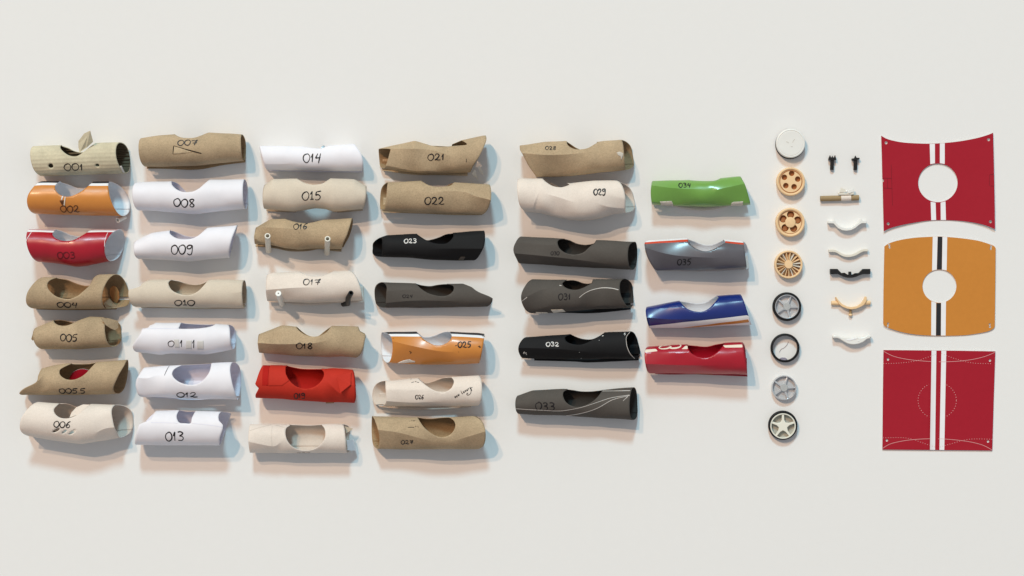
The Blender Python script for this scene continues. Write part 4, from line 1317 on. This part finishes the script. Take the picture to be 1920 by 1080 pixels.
# white capped wheel
r = root_at('toy_wheel', 'white flat disc wheel over a thin black band, topmost in the wheel column', 'wheel', 1482, 269, 10, WG)
lathe('tyre', [(22, 0), (27.0, 0), (27.6, 1.5), (27.6, 5), (27.0, 6), (22, 6)], M['rubber'], r, off=(0, -1.2))
lathe('cap', [(0, 5.5), (26.8, 5.5), (27.2, 7), (27.2, 15), (26.2, 16.4), (24.6, 16.8), (24.0, 16.0), (23.2, 16.0), (22.6, 16.6), (0, 16.8)], M['whitepl'], r)
for p in ([(-9, 3), (-6.5, 2.4), (-3.5, 0.2)], [(3.2, 1.2), (4.4, 4.2), (7.4, 7.4)], [(0, -6.2), (3.4, -6.4)]):
    tube_mesh('moulded_mark', [(a, b, 16.8) for a, b in p], 0.45, M['tape'], r, 8)

# tan wheel with five round holes
r = root_at('toy_wheel', 'tan wheel with five small round holes shaded brown', 'wheel', 1482.5, 340.5, 10, WG)
holes = [circle(x, y, 5.2) for x, y in cpts((1430, 230, 220 / 1398), [(345, 605), (258, 653), (417, 674), (275, 752), (373, 765)], 1482.5, 340.5)]
lathe('rim', [(21.5, 0), (25.6, 0), (26.6, 1.2), (26.8, 12), (26.2, 14.2), (24.8, 15), (23.4, 14.6), (22.6, 13), (21.6, 12.4)], M['tan'], r)
plate('disc', circle(0, 0, 21.7, n=72), 1, 12.8, M['tan'], r, holes, bev=0.5)
lathe('backing_plate', [(0, 0.3), (21.4, 0.3), (21.4, 6), (0, 6)], M['tan_shade'], r)
lathe('groove_ring', [(20.0, 12.6), (21.4, 12.6), (21.4, 13.2), (20.0, 13.2)], M['tan_shade'], r, label='groove line, its shade painted brown')

# tan wheel with flower holes
cr = (1430, 380, 220 / 1485)
r = root_at('toy_wheel', 'tan wheel with five large petal-shaped holes round a plain hub', 'wheel', 1481.5, 417, 10, WG)
holes = [circle(x, y, 6.9) for x, y in cpts(cr, [(353, 152), (258, 205), (441, 220), (283, 318), (391, 325)], 1481.5, 417)]
lathe('rim', [(21.5, 0), (26, 0), (27.2, 1.2), (27.4, 12), (26.8, 14.4), (25.2, 15.4), (23.4, 14.8), (22.2, 12.8), (21.4, 12)], M['tan'], r)
plate('disc', circle(0, 0, 21.7, n=72), 1, 12.2, M['tan'], r, holes, bev=0.4)
lathe('backing_plate', [(0, 0.3), (21.4, 0.3), (21.4, 5), (0, 5)], M['tan_shade'], r)
lathe('hub', [(0, 11), (9.6, 11), (10.0, 12.6), (9.4, 14), (8.6, 14.3), (0, 14.3)], M['tan'], r)
lathe('groove_ring', [(20.6, 12.0), (21.5, 12.0), (21.5, 12.6), (20.6, 12.6)], M['tan_shade'], r, label='groove line, its shade painted brown')
for x, y in cpts(cr, [(353, 160), (258, 212), (441, 226), (283, 325), (391, 332)], 1481.5, 417):
    lathe('bolt_boss', [(0, 5), (5.2, 5), (5.2, 7), (4.6, 7.6), (0, 7.6)], M['tan_shade'], r, 32, (x, y))

# turbine wheel
r = root_at('toy_wheel', 'tan wheel with many thin slanting spokes like a turbine', 'wheel', 1478.5, 496, 10, WG)
lathe('rim', [(22.6, 0), (25.4, 0), (26.4, 1.2), (26.4, 12), (25.6, 14), (24.2, 14.4), (23.0, 13.6), (22.4, 12)], M['tan'], r)
lathe('hub', [(0, 1), (7.6, 1), (8.0, 3), (8.0, 13), (7.2, 14.2), (0, 14.6)], M['tan'], r, 40)
lathe('floor_plate', [(0, 0.2), (22.6, 0.2), (22.6, 2.2), (0, 2.2)], M['tan_floor'], r)
for i in range(19):
    a = 2 * math.pi * i / 19 + 0.1
    ca, sa = math.cos(a), math.sin(a)
    v = []
    for rr, w in ((7.4, 0.9), (23.0, 1.2)):
        for zz, sh in ((12.2, 0.0), (3.0, 3.2)):
            for e in (-w / 2, w / 2):
                t = e + sh
                v.append(((rr * ca - t * sa) * MM, (rr * sa + t * ca) * MM, zz * MM))
    f = [(0, 1, 3, 2), (4, 6, 7, 5), (0, 4, 5, 1), (2, 3, 7, 6), (0, 2, 6, 4), (1, 5, 7, 3)]
    new_mesh('spoke', v, f, M['tan' if i % 3 else 'ivory'], r, smooth=False)


def tyre(r, R=27.0, ri=22.4, h=13, off=(0, 0)):
    return lathe('tyre', [(ri, 0.5), (R - 1.6, 0.5), (R - 0.3, 2), (R, 4), (R, h - 3), (R - 0.5, h - 1), (R - 2, h), (ri + 0.6, h), (ri, h - 0.6)], M['rubber'], r, off=off)


def star_spokes(r, n, rot, r0, r1, w0, w1, z0, z1, m, name='spoke', b=0.5):
    for i in range(n):
        a = rot + 2 * math.pi * i / n
        P = [(r0, -w0 / 2), (r0 * 1.5, -w0 * 0.36), (r1, -w1 / 2), (r1, w1 / 2), (r0 * 1.5, w0 * 0.36), (r0, w0 / 2)]
        Q = [(x * math.cos(a) - y * math.sin(a), x * math.sin(a) + y * math.cos(a)) for x, y in P]
        plate(name, Q, z0, z1, m, r, bev=b)


# silver rim in a black tyre
r = root_at('toy_wheel', 'silver five-spoke wheel with a rough round hub in a black tyre', 'wheel', 1475.5, 575, 10, WG)
tyre(r)
lathe('rim', [(20.6, 1), (22.5, 1), (22.5, 12.6), (21.8, 13.2), (21.2, 12.8), (20.6, 11)], M['silver'], r)
lathe('dish', [(0, 1), (20.8, 1), (20.8, 4), (14, 5.5), (0, 6)], M['silver_deep'], r)
lathe('hub', [(0, 5), (7.0, 5), (7.2, 10), (6.4, 11.4), (0, 11.6)], M['silver_hub'], r, 40)
star_spokes(r, 5, 1.2, 5.5, 21.2, 5.5, 2.6, 4.5, 10.5, M['silver'], b=0.9)

# bare black tyre
r = root_at('toy_wheel', 'bare black tyre ring with no rim, a thin thread lying inside', 'wheel', 1472.2, 652.5, 10, WG)
tyre(r, 27.2, 23.2, 12)
A = cpts((1430, 530, 220 / 1398), [(312, 700), (296, 740), (262, 775), (225, 795), (205, 830)], 1472.2, 652.5)
tube_mesh('thread', [(x, y, 1.0) for x, y in catmull(A, 5)], 0.32, M['hair'], r, 6)
plate('paper_label', cpts((1430, 530, 220 / 1398), [(205, 905), (235, 893), (275, 895), (300, 912), (275, 925), (235, 922)], 1472.2, 652.5), 0.6, 1.6, M['lilac'], r)

# loose silver rim
r = root_at('toy_wheel', 'loose silver five-spoke rim without a tyre', 'wheel', 1470, 727, 9, WG)
lathe('rim', [(20.8, 0), (22.8, 0), (23.4, 1), (23.4, 10), (22.8, 11.4), (21.6, 11.6), (20.8, 10.2)], M['silver'], r)
lathe('dish', [(0, 0.4), (20.9, 0.4), (20.9, 3), (14, 4.5), (0, 5)], M['silver_deep'], r)
lathe('hub', [(0, 4), (7.2, 4), (7.4, 10), (6.6, 11.2), (0, 11.4)], M['silver_hub'], r, 40)
star_spokes(r, 5, 1.28, 5.5, 21.2, 5.5, 2.8, 3.8, 9.8, M['silver'], b=0.9)

# white star rim in a black tyre
r = root_at('toy_wheel', 'white five-spoke star wheel in a black tyre, lowest in the wheel column', 'wheel', 1468, 798, 10, WG)
tyre(r, 27.4, 23.6, 12, (0, 0.6))
lathe('rim', [(21.6, 1), (23.9, 1), (23.9, 13), (23.4, 13.8), (22.2, 13.8), (21.6, 13)], M['hubwhite'], r, off=(0, -0.8))
lathe('dish', [(0, 1), (21.8, 1), (21.8, 4), (0, 4)], M['grey_recess'], r, off=(0, -0.8))
star = []
for i in range(5):
    a = math.pi / 2 + 2 * math.pi * i / 5
    for da, rr in ((-0.085, 22.4), (0.085, 22.4), (0.2, 12), (math.pi / 5, 8.2), (2 * math.pi / 5 - 0.2, 12)):
        star.append((rr * math.cos(a + da), rr * math.sin(a + da) - 0.8))
plate('spokes', star, 6, 12.6, M['hubwhite'], r, bev=0.9)

# ------------------------------------------------------------------ small parts
k = 110 / 1485
cr = (1530, 270, k)
r = root_at('black_pin', 'black plastic pin with a three-pointed crown head', 'plastic pin', 1560, 307, 5, 'black pins')
P = lambda pts: cpts(cr, pts, 1560, 307)
plate('head', P([(310, 402), (318, 360), (352, 284), (372, 338), (396, 345), (412, 298), (430, 345), (456, 336), (480, 282), (496, 350), (510, 402), (410, 408)]), 0.3, 9.5, M['blackpl'], r, bev=0.5)
A = P([(414, 380), (402, 655)])
tube_mesh('shaft', [(A[0][0], A[0][1], 4.2), (A[1][0], A[1][1], 3.8)], 3.6, M['blackpl'], r)
r = root_at('black_pin', 'black plastic pin with a star-shaped head', 'plastic pin', 1604, 308, 5, 'black pins')
P = lambda pts: cpts(cr, pts, 1604, 308)
plate('head', P([(898, 372), (960, 362), (975, 340), (994, 294), (1018, 345), (1040, 352), (1092, 348), (1098, 385), (1040, 398), (995, 412), (910, 418)]), 0.3, 9.5, M['blackpl'], r, bev=0.6)
A = P([(1002, 385), (995, 660)])
tube_mesh('shaft', [(A[0][0], A[0][1], 4.2), (A[1][0], A[1][1], 3.8)], 3.6, M['blackpl'], r)

k = 110 / 1080
cr = (1530, 340, k)
cx, cy = 1575, 370
P = lambda pts: cpts(cr, pts, cx, cy)
r = root_at('wooden_axle', 'brown wooden dowel with a pale winged bracket taped to it', 'axle', cx, cy, 6)
A = P([(80, 318), (790, 300)])
tube_mesh('dowel', [(A[0][0], A[0][1], 5.3), (A[1][0], A[1][1], 5.3)], 5.1, M['wood'], r)
A = P([(460, 310), (642, 302)])
tube_mesh('tape_wrap', [(A[0][0], A[0][1], 5.5), (A[1][0], A[1][1], 5.5)], 5.6, M['cream'], r)
b = plate('bracket', P([(400, 215), (430, 195), (560, 225), (690, 200), (690, 240), (640, 250), (405, 250)]), 5, 11, M['ivory'], r, bev=0.5)
plate('wing', P([(452, 118), (530, 148), (548, 205), (430, 205)]), 9, 12, M['ivory'], r, bev=0.5)
plate('wing', P([(575, 212), (600, 160), (690, 124), (692, 185), (600, 228)]), 9, 12.5, M['whitepl'], r, bev=0.5)
A = P([(556, 188)])[0]
lathe('ball', [(0, 10), (1.6, 10.4), (2.3, 12), (1.8, 13.6), (0, 14.4)], M['whitepl'], r, 24, A)

AXG = 'curved axle brackets'
cx, cy = 1590, 420
P = lambda pts: cpts(cr, pts, cx, cy)
r = root_at('axle_bracket', 'white bracket bent in a deep round arc, below the wooden dowel', 'axle bracket', cx, cy, 8, AXG)
up = [(216, 732), (305, 732), (325, 700), (350, 742), (400, 802), (470, 848), (560, 866), (650, 852), (720, 806), (790, 740), (830, 682), (852, 728), (928, 732)]
lo = [(928, 772), (842, 772), (790, 800), (720, 860), (640, 900), (560, 912), (480, 902), (400, 862), (345, 805), (318, 776), (216, 772)]
plate('arc', P(up + lo), 0.4, 13, M['whitepl'], r, bev=0.5)

k = 110 / 1320
cr = (1530, 450, k)
cx, cy = 1590, 475
P = lambda pts: cpts(cr, pts, cx, cy)
r = root_at('axle_bracket', 'ivory bracket bent in a shallow wave, above the black bracket', 'axle bracket', cx, cy, 7, AXG)
up = catmull([(286, 215), (380, 212), (460, 232), (540, 280), (620, 316), (700, 330), (800, 322), (900, 284), (1000, 226), (1070, 204), (1165, 200)], 4)
lo = catmull([(1165, 258), (1070, 260), (1000, 290), (900, 345), (800, 378), (700, 386), (620, 372), (540, 336), (460, 288), (380, 272), (290, 275)], 4)
plate('arc', P(list(up) + list(lo)), 0.4, 9, M['ivory'], r, bev=0.5)
cx, cy = 1594, 512
P = lambda pts: cpts(cr, pts, cx, cy)
r = root_at('axle_bracket', 'black bracket with square ends and a small post in its dip', 'axle bracket', cx, cy, 8, AXG)
out = [(318, 655), (326, 650), (480, 650), (530, 705), (570, 745), (590, 740), (640, 740), (700, 775), (735, 785), (735, 710), (790, 710), (792, 785), (830, 775), (880, 745), (960, 745),
       (1010, 695), (1055, 650), (1212, 650), (1220, 660), (1220, 755), (1208, 768), (1060, 768), (985, 790), (900, 830), (800, 850), (720, 850), (620, 825), (560, 795), (500, 765), (325, 768), (318, 760)]
plate('arc', P(out), 0.4, 11, M['blackpl'], r, bev=0.5)
plate('pad', P([(595, 738), (640, 738), (700, 775), (735, 787), (735, 800), (640, 775)]), 8, 12, M['rubber'], r, bev=0.4)
plate('pad', P([(880, 745), (958, 745), (900, 775), (792, 800), (792, 785), (840, 770)]), 8, 12, M['rubber'], r, bev=0.4)

cr = (1530, 550, 110 / 990)
cx, cy = 1595, 572
P = lambda pts: cpts(cr, pts, cx, cy)
r = root_at('axle_bracket', 'tan bracket with forked ends and a brown peg hanging below', 'axle bracket', cx, cy, 8, AXG)
up = [(325, 62), (340, 62), (380, 120), (440, 180), (520, 220), (600, 232), (690, 215), (760, 170), (805, 110), (830, 50), (852, 60), (856, 110), (840, 150)]
lo = [(800, 200), (740, 235), (670, 262), (590, 272), (520, 258), (440, 225), (385, 180), (350, 120)]
plate('arc', P(up + lo), 0.4, 11, M['tan'], r, bev=0.6)
for e in ([(262, 162), (405, 166)], [(800, 160), (922, 156)]):
    A = P(e)
    tube_mesh('stub', [(A[0][0], A[0][1], 4.6), (A[1][0], A[1][1], 4.6)], 4.0, M['tan'], r)
A = P([(586, 262), (586, 350)])
tube_mesh('peg', [(A[0][0], A[0][1], 4), (A[1][0], A[1][1], 4)], 2.4, M['wood'], r)
A = P([(586, 345), (586, 385)])
tube_mesh('knob', [(A[0][0], A[0][1], 4), ((A[0][0] + A[1][0]) / 2, (A[0][1] + A[1][1]) / 2, 4), (A[1][0], A[1][1], 4)], [3.0, 3.9, 2.6], M['tan'], r)

cx, cy = 1596, 640
P = lambda pts: cpts(cr, pts, cx, cy)
r = root_at('axle_bracket', 'glossy white saddle bracket with a broad belly, lowest of the brackets', 'axle bracket', cx, cy, 8, AXG)
up = [(278, 705), (360, 706), (420, 740), (520, 745), (640, 748), (760, 745), (820, 730), (855, 708), (925, 706)]
lo = catmull([(925, 760), (860, 770), (800, 815), (720, 850), (630, 864), (540, 852), (450, 806), (400, 772), (350, 756), (278, 756)], 3)
plate('saddle', P(up + list(lo)), 0.4, 14, M['whitepl'], r, bev=3.2)
for pp in ([(500, 782), (545, 772), (620, 765), (640, 740), (660, 760), (710, 752), (650, 775), (600, 790), (560, 800), (515, 796)], [(690, 806), (715, 795), (735, 794), (705, 812)]):
    plate('painted_highlight', P(pp), 13.6, 14.6, M['stripe_white'], r, bev=0.3)  # glossy highlights of the saddle painted as thin white plates

# ------------------------------------------------------------------ flat cut sheets
SG = 'flat cut car body sheets'


def dashes(path, on=2.2, off=2.6):
    Q = resample(np.asarray(path, float), 0.55)
    out, i = [], 0
    na, nb = max(2, int(on / 0.55)), max(2, int(off / 0.55))
    while i + na < len(Q):
        out.append(Q[i:i + na]); i += na + nb
    return out


def flat_strokes(name, strokes, w, m, r, z):
    v, f = [], []
    for Q in strokes:
        Q = resample(np.asarray(Q, float), 1.0)
        if len(Q) < 2:
            continue
        T = np.gradient(Q, axis=0); T /= np.maximum(np.hypot(T[:, 0], T[:, 1]), 1e-9)[:, None]
        N = np.stack([-T[:, 1], T[:, 0]], 1) * w / 2
        b = len(v)
        for a, c_ in zip(Q + N, Q - N):
            v.append((a[0] * MM, a[1] * MM, z * MM)); v.append((c_[0] * MM, c_[1] * MM, z * MM))
        for i in range(len(Q) - 1):
            q_ = b + 2 * i
            f.append((q_ + 1, q_ + 3, q_ + 2, q_))
    return new_mesh(name, v, f, m, r, smooth=False)


# waisted red sheet
cr = (1630, 230, 260 / 1337)
cx, cy = 1758, 341
P = lambda pts: cpts(cr, pts, cx, cy)
r = root_at('cut_sheet', 'red waisted sheet with inward curved top and bottom and a large round hole', 'card sheet', cx, cy, 3, SG)
top = catmull([(113, 125), (180, 160), (300, 187), (430, 198), (580, 202), (730, 195), (880, 178), (1030, 150), (1130, 122), (1193, 97)], 6)
rt = [(1197, 260), (1203, 560), (1207, 800)]
bt = catmull([(1210, 1028), (1100, 985), (950, 955), (800, 942), (660, 940), (540, 948), (400, 970), (280, 995), (190, 1022), (137, 1048)], 6)
lf = [(131, 800), (127, 575), (138, 568), (140, 558), (134, 549), (124, 545), (119, 300)]
w1 = [(582, 195), (632, 195), (633, 405), (588, 410)]
hole = P(circle(661, 580, 190, 186, 80))
regs = [(P([(582, 204.5), (632, 204), (633, 391), (588, 400)]), 1), (P([(680, 200), (727, 198), (727, 398), (680, 390)]), 1),
        (P([(592, 762), (640, 771), (645, 938), (598, 940)]), 1), (P([(688, 770), (735, 758), (740, 938), (690, 938)]), 1)]
plate('sheet', P(list(top) + rt + list(bt) + lf), 1.4, 2.4, [M['red_sheet'], M['stripe_white']], r,
      [hole] + [P(circle(x, y, 14, n=20)) for x, y in ((161, 194), (1149, 164), (180, 975), (1165, 955))], regs, grid=8,
      zfun=lambda x, y: 2.2 * (abs(x) / 105) ** 2 + 0.8 * math.sin(x * 0.03 + 1) * math.sin(y * 0.02), under=1)


def sheet_strokes(name, sts, w, m, zf_, z):
    o = flat_strokes(name, [P(s_) for s_ in sts], w, m, r, 0)
    for v in o.data.vertices:
        v.co.z = (z + zf_(v.co.x / MM, v.co.y / MM)) * MM
    return o


zfn = lambda x, y: 2.2 * (abs(x) / 105) ** 2 + 0.8 * math.sin(x * 0.03 + 1) * math.sin(y * 0.02)
sheet_strokes('scored_line', [[(128, 535), (215, 537)], [(132, 630), (220, 636)], [(172, 540), (175, 632)], [(210, 405), (222, 800)], [(1160, 500), (1200, 500)], [(1158, 505), (1157, 608)], [(1166, 610), (1202, 612)]],
              0.5, M['ink_red'], zfn, 2.75)

# rounded orange sheet
cr = (1630, 430, 260 / 1337)
cx, cy = 1761, 537
P = lambda pts: cpts(cr, pts, cx, cy)
r = root_at('cut_sheet', 'orange barrel-shaped sheet with outward curved top and bottom, black stripe between white ones', 'card sheet', cx, cy, 3, SG)
top = catmull([(145, 165), (190, 135), (300, 102), (450, 80), (610, 71), (680, 69), (750, 73), (900, 87), (1050, 110), (1150, 140), (1200, 160), (1218, 182)], 6)
bt = catmull([(1210, 935), (1195, 957), (1140, 985), (1000, 1012), (870, 1024), (660, 1027), (480, 1018), (330, 995), (200, 957), (145, 930), (133, 905)], 6)
hole = P(circle(677, 548, 163, 160, 80))
regs = [(P([(612, 72), (659, 70), (651, 388), (606, 398)]), 1), (P([(660, 70), (705, 71), (700, 387), (652, 387)]), 2), (P([(706, 72), (752, 75), (746, 396), (701, 388)]), 1),
        (P([(599, 694), (645, 708), (642, 1024), (597, 1022)]), 1), (P([(647, 711), (692, 711), (690, 1025), (643, 1025)]), 2), (P([(693, 709), (740, 696), (736, 1024), (691, 1024)]), 1)]
zfo = lambda x, y: 1.2 * (abs(x) / 105) ** 2 + 0.6 * math.sin(x * 0.025) * math.sin(y * 0.03 + 1)
plate('sheet', P(list(top) + [(1216, 400), (1213, 700)] + list(bt) + [(136, 600), (140, 400)]), 1.2, 2.2, [M['orange_sheet'], M['stripe_white'], M['stripe_black']], r,
      [hole] + [P(circle(x, y, 10.5, n=18)) for x, y in ((192, 152), (195, 175), (1173, 166), (1170, 189), (180, 908), (177, 931), (1161, 916), (1163, 940))], regs, grid=8, zfun=zfo, under=1)

# square red sheet
cr = (1630, 640, 260 / 1276)
cx, cy = 1760, 750
P = lambda pts: cpts(cr, pts, cx, cy)
r = root_at('cut_sheet', 'red square sheet with two white stripes and dotted cutting lines, no hole cut yet', 'card sheet', cx, cy, 3, SG)
regs = [(P([(573, 85), (617, 86), (605, 999), (558, 998)]), 1), (P([(663, 86), (708, 87), (690, 1000), (645, 999)]), 1)]
zfs = lambda x, y: 0.8 * (abs(y) / 95) ** 2 + 0.5 * math.sin(x * 0.03) * math.sin(y * 0.02 + 1)
plate('sheet', P([(130, 80), (400, 82), (800, 86), (1160, 92), (1146, 550), (1132, 1005), (620, 1000), (120, 996), (125, 500)]), 1.0, 2.0, [M['red_sheet'], M['stripe_white']], r,
      [P(circle(x, y, 11.5, n=20)) for x, y in ((172, 166), (1110, 176), (161, 911), (1092, 921))], regs, grid=8, zfun=zfs, under=1)
m_pink = mat('pink_printed_line', (0.75, 0.38, 0.38), 0.5, 0.3, 0.02, 200)
a1 = catmull([(132, 92), (220, 136), (340, 164), (480, 180), (640, 188), (800, 184), (940, 168), (1060, 140), (1158, 100)], 6)
a2 = catmull([(122, 985), (190, 945), (300, 918), (430, 902), (600, 896), (760, 904), (920, 924), (1040, 954), (1128, 998)], 6)
sheet_strokes('curved_guide_line', [a1, a2], 0.75, m_pink, zfs, 2.3)
d1 = catmull([(130, 205), (300, 198), (430, 180), (520, 152), (615, 118)], 8)
d2 = catmull([(665, 112), (760, 150), (860, 180), (960, 200), (1140, 206)], 8)
d3 = catmull([(126, 888), (300, 886), (400, 902), (500, 938), (605, 972)], 8)
d4 = catmull([(650, 972), (760, 940), (880, 908), (980, 898), (1136, 902)], 8)
ring = circle(625, 545, 176, 166, 120)
ring = np.vstack([ring, ring[:1]])
ds = []
for q_ in (d1, d2, d3, d4):
    ds += [list(z) for z in dashes(q_ * 1.0, 7, 17)]
for q_ in (ring,):
    ds += [list(z) for z in dashes(q_, 8, 17)]
sheet_strokes('dotted_guide_line', ds, 1.0, m_pink, zfs, 2.35)
